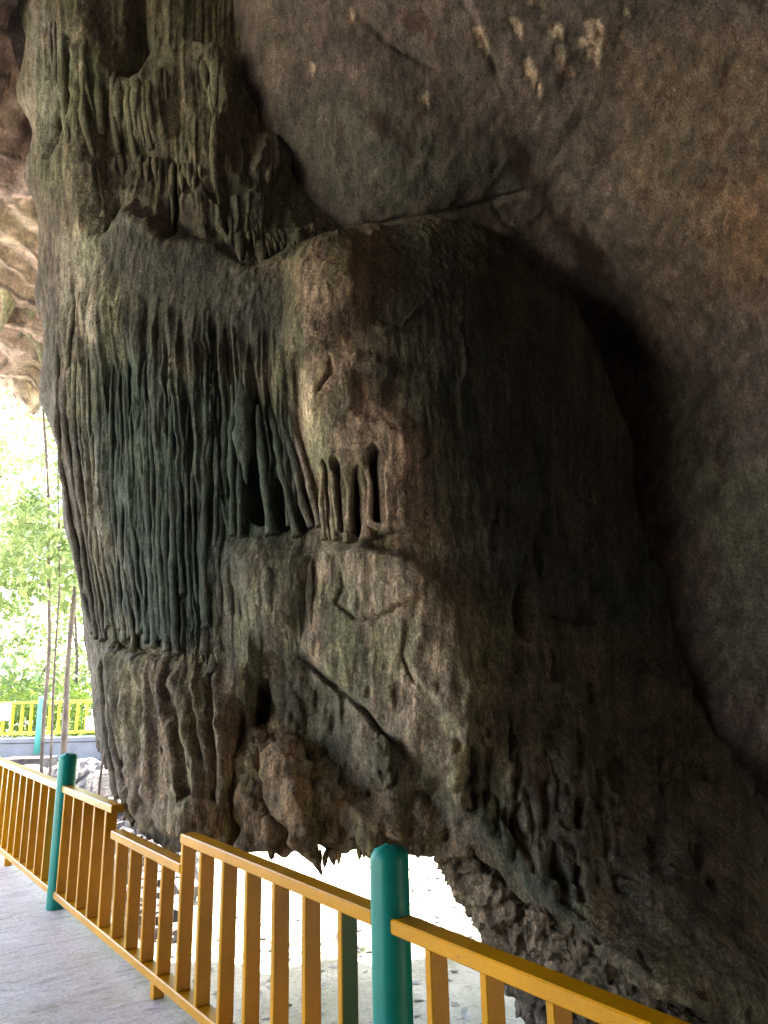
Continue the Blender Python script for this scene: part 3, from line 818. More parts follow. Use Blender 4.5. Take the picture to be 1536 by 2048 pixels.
for k in range(16):                                      # small ragged drips along the lower edge
    x = rng.choice([rng.uniform(540, 560), rng.uniform(620, 680), rng.uniform(700, 760), rng.uniform(820, 860)])
    y = 1712 + (abs(x - 650) < 35) * 18
    column('drip_tip', [(x, y - 34), (x + rng.uniform(-3, 3), y - 10), (x + rng.uniform(-5, 5), y + rng.uniform(2, 16))], rng.uniform(4, 8), 290 + k, 0.0, tip=True, flare=False, seg=10)

# ------------------------------------------------------------------ cave wall and roof (right and above)
O = np.array([0.0, 0.8, 1.6])
def dirs(phi, lam):
    return np.stack([np.sin(lam), np.cos(lam) * np.cos(phi), np.cos(lam) * np.sin(phi)], -1)
cp = []
for row in ("380,0,6.0 500,0,5.25 800,0,4.6 1100,0,4.3 1400,0,4.1 1536,0,3.9", "480,150,5.5 600,250,5.25 800,250,4.9 1100,250,4.8 1400,250,4.4 1536,250,4.2",
            "600,430,5.6 700,440,5.3 850,440,5.2 1080,450,5.4 1300,450,4.9 1536,450,4.4", "1000,650,6.0 1150,650,6.1 1230,700,6.2 1300,650,5.5 1536,650,4.6", "800,800,7.0 1000,900,6.6 1280,900,5.85 1400,900,5.2 1536,900,4.7",
            "1370,1200,5.12 1536,1200,4.85 1700,1200,4.4", "1450,1450,4.75 1600,1450,4.7", "1560,1650,5.1 1700,1650,4.8", "1500,1800,5.4 1700,2000,4.9"):
    for w in row.split():
        a, b, y = map(float, w.split(','))
        cp.append(at(a, b, y))
for p in ((0, 2, 7.6), (0, 0, 8.0), (-2, 1, 8.0), (0, -2.5, 7.0), (0, -4.2, 5.2), (0, -4.6, 2.5), (0, -4.6, 0), (-2.5, -4.6, 3), (-5.5, -4.2, 3), (-5.5, -4.0, 0), (-5, -3, 6.5), (-2.5, -2.5, 7.0), (3, -3.8, 0), (2, 2, 6.6), (3.2, 0.5, 5.8), (3.8, 1.5, 3.0), (4.2, 0, 2.0), (4.2, -3, 2.5), (3.5, -3, 6.0), (3.6, 1.5, -0.5), (4.2, -1, -0.6), (4.4, 0.8, 1.6), (3.8, 1.5, -2.5), (3.9, -1, -2.5), (2, -4, -2)):  # unseen cave shell around the camera, closed so light enters from the left
    cp.append(np.array(p, float))
cp = np.array(cp) - O
cr = np.linalg.norm(cp, axis=1)
shell_r = RBF(cp / cr[:, None], cr, 0.01)
phi = np.concatenate([np.radians(np.linspace(-70, -32, 24))[:-1], np.radians(np.linspace(-32, 62, 480)), np.radians(np.linspace(62, 235, 90))[1:]])
lam = np.concatenate([np.radians(np.linspace(-66, -24, 40))[:-1], np.radians(np.linspace(-24, 33, 400)), np.radians(np.linspace(33, 89.6, 56))[1:]])
PH, LA = np.meshgrid(phi, lam, indexing='ij')
Dr = dirs(PH, LA)
S0 = O + Dr * np.maximum(shell_r(Dr), 2.0)[..., None]
NS = grid_normals(S0)
if (NS[270, 300] @ Dr[270, 300]) > 0: NS = -NS
spx, spy = proj(S0)
HK, TK = H, TINT                                         # the flowstone's fields are done with; start the wall's
H = np.zeros((FH, FW))
TINT = np.ones((FH, FW, 3)) * np.array((0.186, 0.144, 0.128))
stain_shading([(560, 200), (800, 180), (1000, 280), (1080, 380), (980, 400), (850, 440), (650, 420)], (0.15, 0.145, 0.115), 0.8, 60)
stain_shading([(980, 230), (1060, 300), (1120, 420), (1200, 480), (1230, 560), (1160, 540), (1090, 440), (1040, 330)], (0.055, 0.026, 0.02), 0.95, 14, 0.6)
stain_shading([(740, 220), (810, 270), (820, 310), (770, 290), (730, 250)], (0.06, 0.03, 0.024), 0.85, 14, 0.5)
stain_shading([(640, 60), (760, 40), (1000, 300), (930, 330), (800, 200)], (0.115, 0.085, 0.075), 0.8, 26, 0.8)
stain_shading([(1150, 520), (1260, 600), (1330, 740), (1250, 740), (1180, 640)], (0.085, 0.06, 0.052), 0.8, 26, 0.8)
stain_shading([(1200, 100), (1536, 60), (1600, 640), (1300, 640), (1250, 450)], (0.27, 0.19, 0.13), 0.7, 70)
stain_shading([(1460, 400), (1600, 380), (1600, 560), (1480, 540)], (0.36, 0.19, 0.10), 0.7, 90)
stain_shading([(1250, 760), (1450, 740), (1480, 1000), (1350, 1000)], (0.13, 0.125, 0.10), 0.7, 50)
stain_shading([(1400, 950), (1600, 900), (1600, 1450), (1420, 1350)], (0.21, 0.21, 0.15), 0.7, 50)
stain_shading([(1480, 1380), (1600, 1350), (1600, 1560), (1500, 1500)], (0.36, 0.27, 0.22), 0.8, 30)
stain_shading([(1390, 1480), (1460, 1490), (1536, 1620), (1560, 1720), (1500, 1640), (1420, 1550)], (0.30, 0.30, 0.25), 0.7, 16, 0.3)
stain_shading([(500, 0), (560, 0), (590, 120), (560, 210), (520, 120)], (0.26, 0.20, 0.16), 0.7, 40)
def flake(x, y, w, h):                                  # pale scars where flakes have come off
    raise_poly([(x - w * .5, y - h * .5), (x + w * .2, y - h * .55), (x + w * .6, y - h * .1), (x + w * .45, y + h * .5), (x + w * .1, y + h * .2), (x - w * .2, y + h * .1)], -0.016, 3, 1, 0.25)
    stain_shading([(x - w * .5, y - h * .5), (x + w * .2, y - h * .55), (x + w * .6, y - h * .1), (x + w * .45, y + h * .5), (x + w * .1, y + h * .2), (x - w * .2, y + h * .1)], (0.80, 0.62, 0.47), 1.0, 3, 0.05)
for f in ((700, 40, 12, 24), (1140, 150, 16, 26), (961, 95, 22, 50), (1030, 66, 20, 42), (1112, 64, 20, 36), (1116, 112, 22, 40), (1052, 146, 18, 46), (1183, 82, 32, 66), (1198, 60, 14, 44), (1160, 86, 18, 24), (1078, 8, 22, 28), (1190, 118, 14, 30), (624, 142, 8, 20), (850, 205, 8, 24), (1248, 26, 12, 22), (1075, 182, 8, 26)):
    flake(f[0], f[1], f[2] * 1.25, f[3] * 1.15)
groove([(690, 462), (800, 440), (870, 425), (930, 418), (990, 402), (1080, 376)], 4, 0.06, 0.3)
groove([(988, 404), (1010, 445), (1060, 480)], 3, 0.03, 0.3)
groove([(930, 0), (970, 90), (1010, 190)], 5, 0.03, 0.5)
groove([(700, 20), (790, 90), (870, 140)], 6, 0.03, 0.5)
groove([(1500, 1100), (1440, 1120), (1400, 1200)], 4, 0.02, 0.5)
raise_poly([(480, -40), (560, -40), (590, 100), (620, 260), (560, 300), (500, 180)], 0.05, 40, 20)
raise_poly([(1360, 1460), (1440, 1470), (1500, 1560), (1600, 1700), (1600, 1900), (1480, 1700), (1400, 1580)], 0.10, 20, 6)
q = GX * 0.55 - GY * 0.83; q2 = GX * 0.83 + GY * 0.55
H += 0.02 * fbm(np.stack([q2 / 36, q / 130, np.zeros_like(GX)], -1), 5, 71)
TINT *= (1 + 0.45 * fbm(np.stack([q2 / 16, q / 44, np.zeros_like(GX)], -1), 5, 98))[..., None]
inframe = sstep(-60, 20, spx) * sstep(1620, 1520, spx)
Ds = sample(H, spx, spy) * inframe
Ds += 0.10 * fbm(S0 * 0.9, 4, 33) + 0.014 * fbm(S0 * np.array([7, 7, 5]), 5, 35) + 0.006 * ridged(S0 * np.array([14, 10, 8]), 3, 36)
S1 = S0 + NS * Ds[..., None]
keep = ~((LA < math.radians(-24)) & (PH < math.radians(88))) & ~((LA < math.radians(12)) & (PH < math.radians(13))) & ~((LA < math.radians(20)) & (PH < math.radians(-5)))
Fq = grid_faces(len(phi), len(lam))
Fq = Fq[keep.reshape(-1)[Fq].all(1)]
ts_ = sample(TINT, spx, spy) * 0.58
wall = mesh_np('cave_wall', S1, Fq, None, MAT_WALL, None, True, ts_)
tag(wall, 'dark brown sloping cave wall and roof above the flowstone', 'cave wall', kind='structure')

# ------------------------------------------------------------------ roof on the left, ending in a lip
oc = []
for a, b, y in ((-500, 0, 4.6), (0, 0, 5.2), (60, 0, 5.7), (160, 60, 6.2), (160, 0, 6.0), (0, 200, 5.9), (60, 250, 6.4), (0, 375, 6.5), (60, 370, 6.5), (-400, 300, 6.2), (0, 400, 7.6), (70, 400, 7.7), (0, 560, 8.4), (100, 560, 8.5),
                (0, 690, 9.0), (110, 690, 9.1), (0, 765, 9.35), (70, 822, 9.4), (105, 790, 9.4), (-500, 700, 9.4), (200, 700, 9.3)):
    oc.append(at(a, b, y))
for p in ((-6, 2, 8.2), (-2, 2, 8.3), (0, 3, 8.2), (-7, -1, 8.2), (0, -1, 8.4), (0.5, 7, 7.5), (0.5, 9.4, 6.0), (7, 9.4, 6.0), (7, 5, 8.5), (7, 0, 9.0), (-20, 9.4, 6.0), (-20, 5, 7), (-20, 0, 7.5), (-12, 0, 7.8), (3, 3, 9.0)): oc.append(np.array(p, float))  # out of view the roof is stretched wide to cut light inside
oc = np.array(oc)
roof_z = RBF(oc[:, :2], oc[:, 2], 0.02)
lipx = np.array([at(a, 800, 9.4)[0] for a in (-900, -500, 0, 45, 70, 84, 105, 140, 400)])
lipz = np.array([at(a, b, 9.4)[2] for a, b in ((-900, 700), (-500, 640), (0, 768), (45, 800), (70, 824), (84, 800), (105, 792), (140, 800), (400, 780))])
gx = np.concatenate([np.linspace(-20, -6, 60, endpoint=False), np.linspace(-6, -1.2, 250), np.linspace(-1.2, 7, 40)[1:]])
gy = np.concatenate([np.linspace(-1.5, 5, 60, endpoint=False), np.linspace(5, 9.4, 330)])
XX, YY = np.meshgrid(gx, gy, indexing='ij')
ZR = roof_z(np.stack([XX, YY], -1))
lz = np.interp(gx, lipx, lipz)[:, None] + 0.05 * fbm(np.stack([gx * 3, gx * 0, gx * 0], -1), 4, 2)[:, None]
wl_ = sstep(8.4, 9.4, YY)
ZR = ZR * (1 - wl_) + lz * wl_
Pq = np.stack([XX, YY, ZR], -1)
lay = (ZR * 3.2 + XX * 0.9 + 0.8 * fbm(Pq * 1.2, 3, 4))
step_ = np.abs((lay % 1.0) - 0.5)
d_ = 0.24 * step_ ** 1.5 + 0.16 * fbm(Pq * np.array([1.0, 1.0, 1.5]), 4, 14) + 0.03 * ridged(Pq * 6, 4, 16)
Pq[..., 2] += d_
Pq[..., 1] += 0.22 * step_ * sstep(6.8, 7.6, YY)
Pq[..., 1] += 0.15 * fbm(Pq * 2.2, 4, 19) * wl_
top = [Pq[:, -1:] + np.array([0, 0.25, 0.6]), Pq[:, -1:] + np.array([0, 0.2, 2.5]), Pq[:, -1:] + np.array([0, -1.0, 5.0])]
Pq = np.concatenate([Pq] + top, 1)
tn = np.ones(Pq.shape) * np.array((0.42, 0.315, 0.265))
jt = np.concatenate([sstep(0.10, 0.03, step_)] + [np.zeros((len(gx), 1))] * 3, 1)[..., None]
k = sstep(-0.1, 0.3, fbm(Pq * np.array([1.5, 1.5, 3]), 4, 24))[..., None]
tn = tn * (1 - 0.6 * k) + np.array((0.32, 0.27, 0.18)) * 0.6 * k
k = sstep(7.3, 6.6, Pq[..., 1] + 0.4 * fbm(Pq * 2, 3, 3))[..., None]
tn = tn * (1 - k) + np.array((0.40, 0.28, 0.25)) * k
k = sstep(0.15, 0.3, fbm(Pq * 3.5, 4, 27))[..., None] * 0.6
tn = tn * (1 - k) + np.array((0.09, 0.07, 0.06)) * k
tn = tn * (1 - 0.75 * jt * sstep(-0.3, 0.2, fbm(Pq * 2.5, 3, 28))[..., None])
roof = empty('rock_overhang', (-4, 6, 6))
tag(roof, 'pale layered rock overhang behind the flowstone, above the trees', 'rock overhang')
mesh_np('overhang_body', Pq, grid_faces(len(gx), Pq.shape[1]), None, MAT_PALE, roof, True, tn)
for k, (a, b, y, r, l) in enumerate(((12, 610, 8.6, 0.07, 0.42), (22, 600, 8.65, 0.04, 0.25), (62, 650, 8.8, 0.06, 0.25), (86, 668, 8.95, 0.09, 0.50), (96, 660, 8.9, 0.05, 0.3), (40, 655, 8.8, 0.04, 0.2))):
    p = at(a, b, y)
    t = np.linspace(0, 1, 14)
    C = p + np.stack([0.03 * np.sin(t * 5 + k), 0 * t, 0.25 - t * (l + 0.25)], -1)
    V, Q, T = tube_np(C, r * (1.5 * (1 - t) ** 0.7 + 0.03), 14, 0.03, 9, 300 + k)
    mesh_np('stalactite', V, Q, T, MAT_PALE, roof, True, np.ones((len(V), 3)) * np.array((0.27, 0.26, 0.17)))
H, TINT = HK, TK

# ------------------------------------------------------------------ ground
def gz(x, y):
    x, y = np.asarray(x, float), np.asarray(y, float)
    left = sstep(-1.2, -4.0, x + 0.10 * (y - 8))
    rise = sstep(5.5, 13.0, y)
    z = -0.80 + 1.10 * left * rise
    z = z + 0.35 * sstep(14, 30, y)
    z = z + 14 * sstep(30, 75, y) + 12 * sstep(30, 80, np.abs(x))
    return z
def spread(a, b, c0, n):
    t = np.linspace(-1, 1, n)
    return np.where(t < 0, c0 + (c0 - a) * -(np.abs(t) ** 2.6), c0 + (b - c0) * np.abs(t) ** 2.6)
gx = spread(-260, 260, -2, 360); gy = spread(-200, 330, 9, 360)
XX, YY = np.meshgrid(gx, gy, indexing='ij')
near = np.exp(-((XX + 1) ** 2 + (YY - 9) ** 2) / 300)
Pg = np.stack([XX, YY, np.zeros_like(XX)], -1)
ZG = gz(XX, YY) + near * (0.10 * fbm(Pg * 0.6, 4, 6) + 0.05 * fbm(Pg * 2.5, 4, 7))
Pg[..., 2] = ZG
m, nd, lk, bs = new_mat('pale_ground')
n = pos_noise(nd, lk, 1.1, (1, 1, 1), 8, 0.65); n2 = pos_noise(nd, lk, 22, (1, 1, 1), 6, 0.75)
c = ramp(nd, lk, n.outputs[0], [(0.32, (0.11, 0.115, 0.045)), (0.47, (0.21, 0.19, 0.13)), (0.7, (0.30, 0.275, 0.21))])
s = ramp(nd, lk, n2.outputs[0], [(0.30, 0.45), (0.48, 1.0), (0.7, 1.15)])
at_ = nd.new('ShaderNodeAttribute'); at_.attribute_name = 'tint'
cc = mixc(nd, lk, 'MULTIPLY', 1.0, c.outputs[0], at_.outputs['Color'])
lk.new(mixc(nd, lk, 'MULTIPLY', 1.0, cc, s.outputs[0]), bs.inputs['Base Color'])
bs.inputs['Roughness'].default_value = 0.9
lk.new(bump(nd, lk, n2.outputs[0], 0.7, 0.03), bs.inputs['Normal'])
bank = sstep(-1.6, -3.2, XX + 0.10 * (YY - 8) + 0.5 * fbm(Pg * 0.7, 3, 65)) * sstep(5, 8, YY) * sstep(40, 22, YY)
gt = 1 - bank[..., None] * (1 - np.array((0.26, 0.19, 0.17)))
tag(mesh_np('ground', Pg, grid_faces(360, 360), None, m, None, True, gt), kind='structure')

# ------------------------------------------------------------------ walkway and railing
MAT_DECK = concrete('walkway_concrete', (0.58, 0.535, 0.54), (0.78, 0.73, 0.745))
mb = MB()
ang = []
mid_s, half = 4.0, 11.0
n_in, n_out = -3.0, 0.10
sl = U * 1.0 + np.array([0, 0, 0.040])
cn = PB + U * mid_s + NOUT * (n_in + n_out) / 2; cn[2] = deck_z(mid_s) - 0.14
mb.box(cn, sl * half, NOUT * (n_out - n_in) / 2, np.array([0, 0, 0.14]), 0.012)
tag(mb.build('walkway', MAT_DECK), 'grey brushed concrete walkway rising beside the railing', 'walkway', kind='structure')
slope = U + np.array([0, 0, 0.043]); slope_b = U + np.array([0, 0, 0.040])
rl = empty('railing', tuple(rail_pt(1.7, deck_z(1.7))))
tag(rl, 'ochre metal railing with teal posts along the concrete walkway', 'railing')
UZ = np.array([0, 0, 1.0])
RT, RW, BT, BW = 0.021, 0.036, 0.013, 0.032              # half sizes: rail height, rail width, baluster thickness, baluster width
def top_z(s, low=0.0): return 0.905 + 0.043 * s - low
def bot_z(s): return 0.285 + 0.040 * s
def rail_bar(name, s0, s1, zf, sl_, label=None):
    sm = (s0 + s1) / 2
    o = MB().box(rail_pt(sm, zf(sm) - RT), sl_ * (s1 - s0) / 2, NOUT * RW, UZ * RT, 0.0045).build(name, MAT_YELLOW, rl)
    if label: o['label'] = label
NOTCH = 0.125
PR = 0.058
rail_bar('top_rail', POST_GAP + PR - 0.01, 9.0, top_z, slope)
rail_bar('top_rail', 2.42, POST_GAP - PR + 0.01, top_z, slope)
rail_bar('top_rail', 1.465, 2.405, lambda s: top_z(s, NOTCH), slope, 'lowered length of rail that clears the rock')
rail_bar('top_rail', PR - 0.01, 1.478, top_z, slope)
rail_bar('top_rail', -3.2, -PR + 0.045, top_z, slope)
rail_bar('bottom_rail', POST_GAP + PR - 0.01, 9.0, bot_z, slope_b)
rail_bar('bottom_rail', PR - 0.01, POST_GAP - PR + 0.01, bot_z, slope_b)
rail_bar('bottom_rail', -3.2, -PR + 0.01, bot_z, slope_b)
def baluster(s, low=0.0, name='baluster'):
    s = s + random.uniform(-0.004, 0.004)
    z1 = top_z(s, low) - 2 * RT + 0.001; z0 = bot_z(s) - 0.001
    lean = U * random.uniform(-0.004, 0.004)
    return MB().box(rail_pt(s, (z0 + z1) / 2, random.uniform(-0.001, 0.001)), U * BT, NOUT * BW, UZ * (z1 - z0) / 2 + lean, 0.0032).build(name, MAT_YELLOW, rl)
STEP = 0.2085
MAT_GREEN = paint('green_face', (0.03, 0.085, 0.012))
s = 3.352
sl_ = []
while s > 0.12:
    sl_.append(s); s -= STEP
for s in sl_:
    if abs(s - 1.46) < 0.09: baluster(1.46, 0.0)
    elif abs(s - 2.42) < 0.09: baluster(2.425, 0.0)
    else:
        o = baluster(s, NOTCH if 1.46 < s < 2.40 else 0.0)
        if s < 0.3:                                        # the last one before the near post has one green face
            o.data.materials.append(MAT_GREEN)
            for f in o.data.polygons:
                if f.normal.dot(Vector(-U)) > 0.9: f.material_index = 1
            o['label'] = 'baluster beside the near post with a dark green face'
for k in range(24): baluster(3.768 - 0.035 + STEP * k)
for k in range(14): baluster(-0.198 - STEP * k)
def foot(s):
    z1 = bot_z(s) - 2 * RT + 0.001; z0 = deck_z(s) - 0.002
    MB().box(rail_pt(s, (z0 + z1) / 2), U * 0.022, NOUT * 0.026, UZ * (z1 - z0) / 2, 0.002).build('foot', MAT_YELLOW, rl)
for s in (1.74, 4.84, -1.7): foot(s)
def post(s):
    z0 = deck_z(s) - 0.002; z1 = 1.085 + 0.062 * s * 0.75
    prof = [(PR, z0), (PR, z1 - 0.03), (PR * 0.97, z1 - 0.022), (PR * 0.80, z1 - 0.006), (PR * 0.45, z1 + 0.004), (0.004, z1 + 0.007)]
    a = np.linspace(0, 2 * math.pi, 40, endpoint=False)
    V = []
    for r, z in prof:
        V += [rail_pt(s, z) + r * np.array([math.cos(t), math.sin(t), 0]) for t in a]
    V = np.array(V)
    tt = V[:, 2] > z1 - 0.04
    V[tt] += (0.011 * fbm(V[tt] * 45, 3, 9))[:, None] * np.array([0.4, 0.4, 1])
    n = len(prof)
    Q = [(i * 40 + j, i * 40 + (j + 1) % 40, (i + 1) * 40 + (j + 1) % 40, (i + 1) * 40 + j) for i in range(n - 1) for j in range(40)]
    return mesh_np('post', V, Q, None, MAT_TEAL, rl, True)
post(0.0); post(POST_GAP); post(POST_GAP * 2); 

# ------------------------------------------------------------------ walkway across the clearing
YF = 18.0
MAT_FARC = concrete('pale_concrete', (0.09, 0.10, 0.125), (0.16, 0.175, 0.21), False)
def fz(px_, py_): return at(px_, py_, YF)[2]
zt = fz(100, 1476)
mb = MB().box((-9, YF + 0.9, zt - 0.05), (7.5, 0, 0), (0, 0.9, 0), (0, 0, 0.05), 0.01)
fw = empty('raised_walkway', (-9, YF + 0.9, zt - 0.6))
tag(fw, 'pale concrete walkway on beams across the clearing, left of the flowstone', 'walkway')
mb.build('deck', MAT_FARC, fw)
MB().box((-9, YF + 0.15, zt - 0.31), (7.4, 0, 0), (0, 0.12, 0), (0, 0, 0.205), 0.01).build('beam', MAT_FARC, fw)
for x in (-13, -9.02, -5):
    MB().box((x, YF + 0.3, zt - 0.9), (0.13, 0, 0), (0, 0.13, 0), (0, 0, 0.8), 0.01).build('pier', MAT_FARC, fw)
fr = empty('railing', (-9, YF, zt))
tag(fr, 'bright yellow railing with pale teal post on the raised walkway', 'railing')
zr = fz(100, 1404)
xs = at(80, 1440, YF)[0]
def fbox(name, c, h, mat): return MB().box(c, (h[0], 0, 0), (0, h[1], 0), (0, 0, h[2]), 0.004).build(name, mat, fr)
for x0, x1 in ((xs - 6, xs - 0.07), (xs + 0.07, xs + 6)):
    fbox('top_rail', ((x0 + x1) / 2, YF, zr), ((x1 - x0) / 2, 0.04, 0.03), MAT_FARYELLOW)
    fbox('bottom_rail', ((x0 + x1) / 2, YF, zt + 0.12), ((x1 - x0) / 2, 0.04, 0.03), MAT_FARYELLOW)
for k in range(-26, 27):
    if k == 0: continue
    fbox('baluster', (xs + k * 0.222, YF, (zr + zt) / 2 + 0.05), (0.025, 0.035, (zr - zt) / 2 - 0.1), MAT_FARYELLOW)
a = np.linspace(0, 2 * math.pi, 20, endpoint=False)
for x in (xs, xs - 5, xs + 5):
    zs = np.array([zt - 0.35, zt + 0.5, zr + 0.10, zr + 0.13, zr + 0.14]); rs = np.array([0.07, 0.07, 0.07, 0.05, 0.005])
    V, Q, T = tube_np(np.stack([np.full(5, x), np.full(5, YF - 0.02), zs], -1), rs, 20)
    mesh_np('post', V, Q, T, MAT_FARTEAL, fr, True)

# ------------------------------------------------------------------ trees and undergrowth
def leaf_material(name, c0, c1):
    m, nd, lk, bs = new_mat(name)
    n = pos_noise(nd, lk, 2.2, (1, 1, 1), 5, 0.7)
    c = ramp(nd, lk, n.outputs[0], [(0.3, c0), (0.7, c1)])
    lk.new(c.outputs[0], bs.inputs['Base Color'])
    bs.inputs['Roughness'].default_value = 0.5
    tr = nd.new('ShaderNodeBsdfTranslucent'); lk.new(c.outputs[0], tr.inputs[0])
    mx = nd.new('ShaderNodeMixShader'); mx.inputs[0].default_value = 0.45
    lk.new(bs.outputs[0], mx.inputs[1]); lk.new(tr.outputs[0], mx.inputs[2])
    lk.new(mx.outputs[0], nd['Material Output'].inputs[0])
    return m
MAT_LEAF = leaf_material('leaves', (0.08, 0.14, 0.02), (0.20, 0.27, 0.035))
MAT_LEAF2 = leaf_material('yellow_leaves', (0.09, 0.15, 0.04), (0.25, 0.31, 0.10))
def bark_material(name, c0, c1):
    m, nd, lk, bs = new_mat(name)
    n = pos_noise(nd, lk, 14, (1, 1, 0.35), 6, 0.7)
    c = ramp(nd, lk, n.outputs[0], [(0.35, c0), (0.65, c1)])
    lk.new(c.outputs[0], bs.inputs['Base Color'])
    bs.inputs['Roughness'].default_value = 0.9
    lk.new(bump(nd, lk, n.outputs[0], 0.6, 0.02), bs.inputs['Normal'])
    return m
MAT_BARK = bark_material('bark', (0.045, 0.036, 0.03), (0.16, 0.125, 0.10))
def leaf_cloud(centres, radii, n, size, rg):
    """n pointed leaves spread through blobs; returns verts, tris"""
    k = rg.integers(0, len(centres), n)
    d = rg.normal(size=(n, 3)); d /= np.linalg.norm(d, axis=1, keepdims=True)
    r = rg.uniform(0.15, 1, n) ** 0.5
    c = centres[k] + d * (r * radii[k])[:, None] * np.array([1, 1, 0.7])
    ax = rg.normal(size=(n, 3)); ax[:, 2] -= 0.4; ax /= np.linalg.norm(ax, axis=1, keepdims=True)
    b = np.cross(ax, rg.normal(size=(n, 3))); b /= np.linalg.norm(b, axis=1, keepdims=True)
    s = size * rg.uniform(0.6, 1.3, n)[:, None]
    nn = np.cross(ax, b)
    V = np.stack([c, c + ax * s * 0.45 + b * s * 0.24 + nn * s * 0.08, c + ax * s, c + ax * s * 0.45 - b * s * 0.24 + nn * s * 0.08], 1)
    i = np.arange(n)[:, None] * 4
    return V.reshape(-1, 3), np.concatenate([i + np.array([0, 1, 2]), i + np.array([0, 2, 3])])
def limb(mb_, p0, p1, r0, r1, seed, n=10, wob=0.1):
    t = np.linspace(0, 1, n)
    C = np.asarray(p0)[None] * (1 - t[:, None]) + np.asarray(p1)[None] * t[:, None]
    C = C + wob * np.stack([vnoise(np.stack([t * 3, t * 0 + seed, t * 0], -1), 3), vnoise(np.stack([t * 3, t * 0 + seed, t * 0], -1), 4), t * 0], -1) * np.linalg.norm(np.asarray(p1) - p0) * (t * (1.3 - t))[:, None]
    V, Q, T = tube_np(C, r0 + (r1 - r0) * t, 9)
    mb_.add(V, Q.tolist(), T.tolist())
    return C
def tree(path, r0, r1, label, seed, crown, leaves, size=0.16, mat=None, boughs=7, group=None):
    rg = np.random.default_rng(seed)
    path = np.asarray(path, float)
    root = empty('slender_tree', tuple(path[0]))
    tag(root, label, 'tree', group)
    n = 40
    t = np.linspace(0, 1, n); tp = np.linspace(0, 1, len(path))
    C = np.stack([np.interp(t, tp, path[:, k]) for k in range(3)], -1)
    C[:, 0] += 0.025 * vnoise(np.stack([t * 7, t * 0 + seed, t * 0], -1), 7)
    V, Q, T = tube_np(C, r0 + (r1 - r0) * t, 12, r0 * 0.3, 6, seed)
    mesh_np('trunk', V, Q, T, MAT_BARK, root, True)
    cs, rs = [], []
    for k in range(boughs):
        f = rg.uniform(0.35, 0.5) if k < 1 else rg.uniform(0.72, 1.0); p = C[int(f * (n - 1))]
        a = rg.uniform(0, 6.28); l = rg.uniform(0.6, 1.0) * crown * (0.3 if k < 1 else 1)
        e = p + np.array([math.cos(a) * l, math.sin(a) * l, rg.uniform(0.1, 0.7) * l])
        mb_ = MB()
        Cl = limb(mb_, p, e, r1 * 0.8, 0.008, seed + k, 10, 0.25)
        for q_ in (0.5, 0.75, 1.0): cs.append(Cl[int(q_ * 9)]); rs.append(crown * rg.uniform(0.2, 0.42))
        mb_.build('bough', MAT_BARK, root, True)
    V, T = leaf_cloud(np.array(cs), np.array(rs), leaves, size, rg)
    mesh_np('crown', V, None, T, mat or MAT_LEAF, root, False)
def g_at(px_, py_, y): return at(px_, py_, y)
def stem_path(pts, y):
    P = [at(a, b, y) for a, b in pts]
    P[0][2] = float(gz(P[0][0], P[0][1])) - 0.05
    return P
tree(stem_path([(125, 1540), (133, 1400), (150, 1160), (158, 900), (150, 500), (130, 330)], 12.5), 0.055, 0.02, 'thickest reddish brown trunk beside the flowstone edge', 3, 3.0, 4500, 0.2, MAT_LEAF2, 14)
tree(stem_path([(102, 1560), (104, 1400), (117, 1180), (118, 900), (112, 600), (110, 400)], 11.5), 0.02, 0.008, 'very thin dark upright trunk between two thicker trunks', 4, 2.2, 2200, 0.18, MAT_LEAF2, 9)
tree(stem_path([(86, 1560), (92, 1400), (101, 1200), (96, 1000), (80, 760), (40, 380)], 12.0), 0.036, 0.014, 'thin leaning trunk, left of the thread-like trunk', 5, 3.2, 4500, 0.2, MAT_LEAF2, 14)
p = np.array([4.3, 11.5, float(gz(4.3, 11.5))])  # unseen tree, added so its crown shades the ground behind the flowstone
tree([p, p + np.array([-0.1, 0, 3]), p + np.array([-0.8, 0.1, 6]), p + np.array([-2.2, 0.2, 8.5])], 0.2, 0.07, 'unseen broad leafy tree added to shade the pale ground behind the flowstone', 6, 4.6, 9000, 0.26, MAT_LEAF, 20)
# woodland behind the far walkway, read as one mass
cs, rs = [], []
rg = np.random.default_rng(11)
for k in range(800):
    y = rg.uniform(20.5, 40); x = rg.uniform(-0.75, 0.25) * y
    z = float(gz(x, y)) + rg.uniform(0.05, 1) * (14 + 0.3 * (y - 20))
    cs.append((x, y, z)); rs.append(rg.uniform(0.5, 1.5))
cs, rs = np.array(cs), np.array(rs)
V, T = leaf_cloud(cs, rs, 125000, 0.27, rg)
tag(mesh_np('woodland_foliage', V, None, T, MAT_LEAF2, None, False), 'sunlit yellow-green woodland foliage beyond the raised walkway', 'foliage', kind='stuff')
mb = MB()
for k in range(40):
    y = rg.uniform(20.5, 34); x = rg.uniform(-0.7, 0.1) * y; z = float(gz(x, y))
    limb(mb, (x, y, z - 0.2), (x + rg.uniform(-1, 1), y, z + rg.uniform(4, 9)), rg.uniform(0.04, 0.12), 0.02, k, 8, 0.15)
tag(mb.build('woodland_stems', MAT_BARK, None, True), 'thin dark stems among the sunlit woodland foliage', 'stems', kind='stuff')
# low undergrowth in front of the walkway piers
V, T = leaf_cloud(np.array([(x, rg.uniform(19, 22), float(gz(x, 20)) + rg.uniform(0.2, 1.6)) for x in rg.uniform(-14, -3, 70)]), np.full(70, 0.6), 14000, 0.15, rg)
tag(mesh_np('undergrowth', V, None, T, MAT_LEAF, None, False), 'green undergrowth behind the yellow railing', 'undergrowth', kind='stuff')

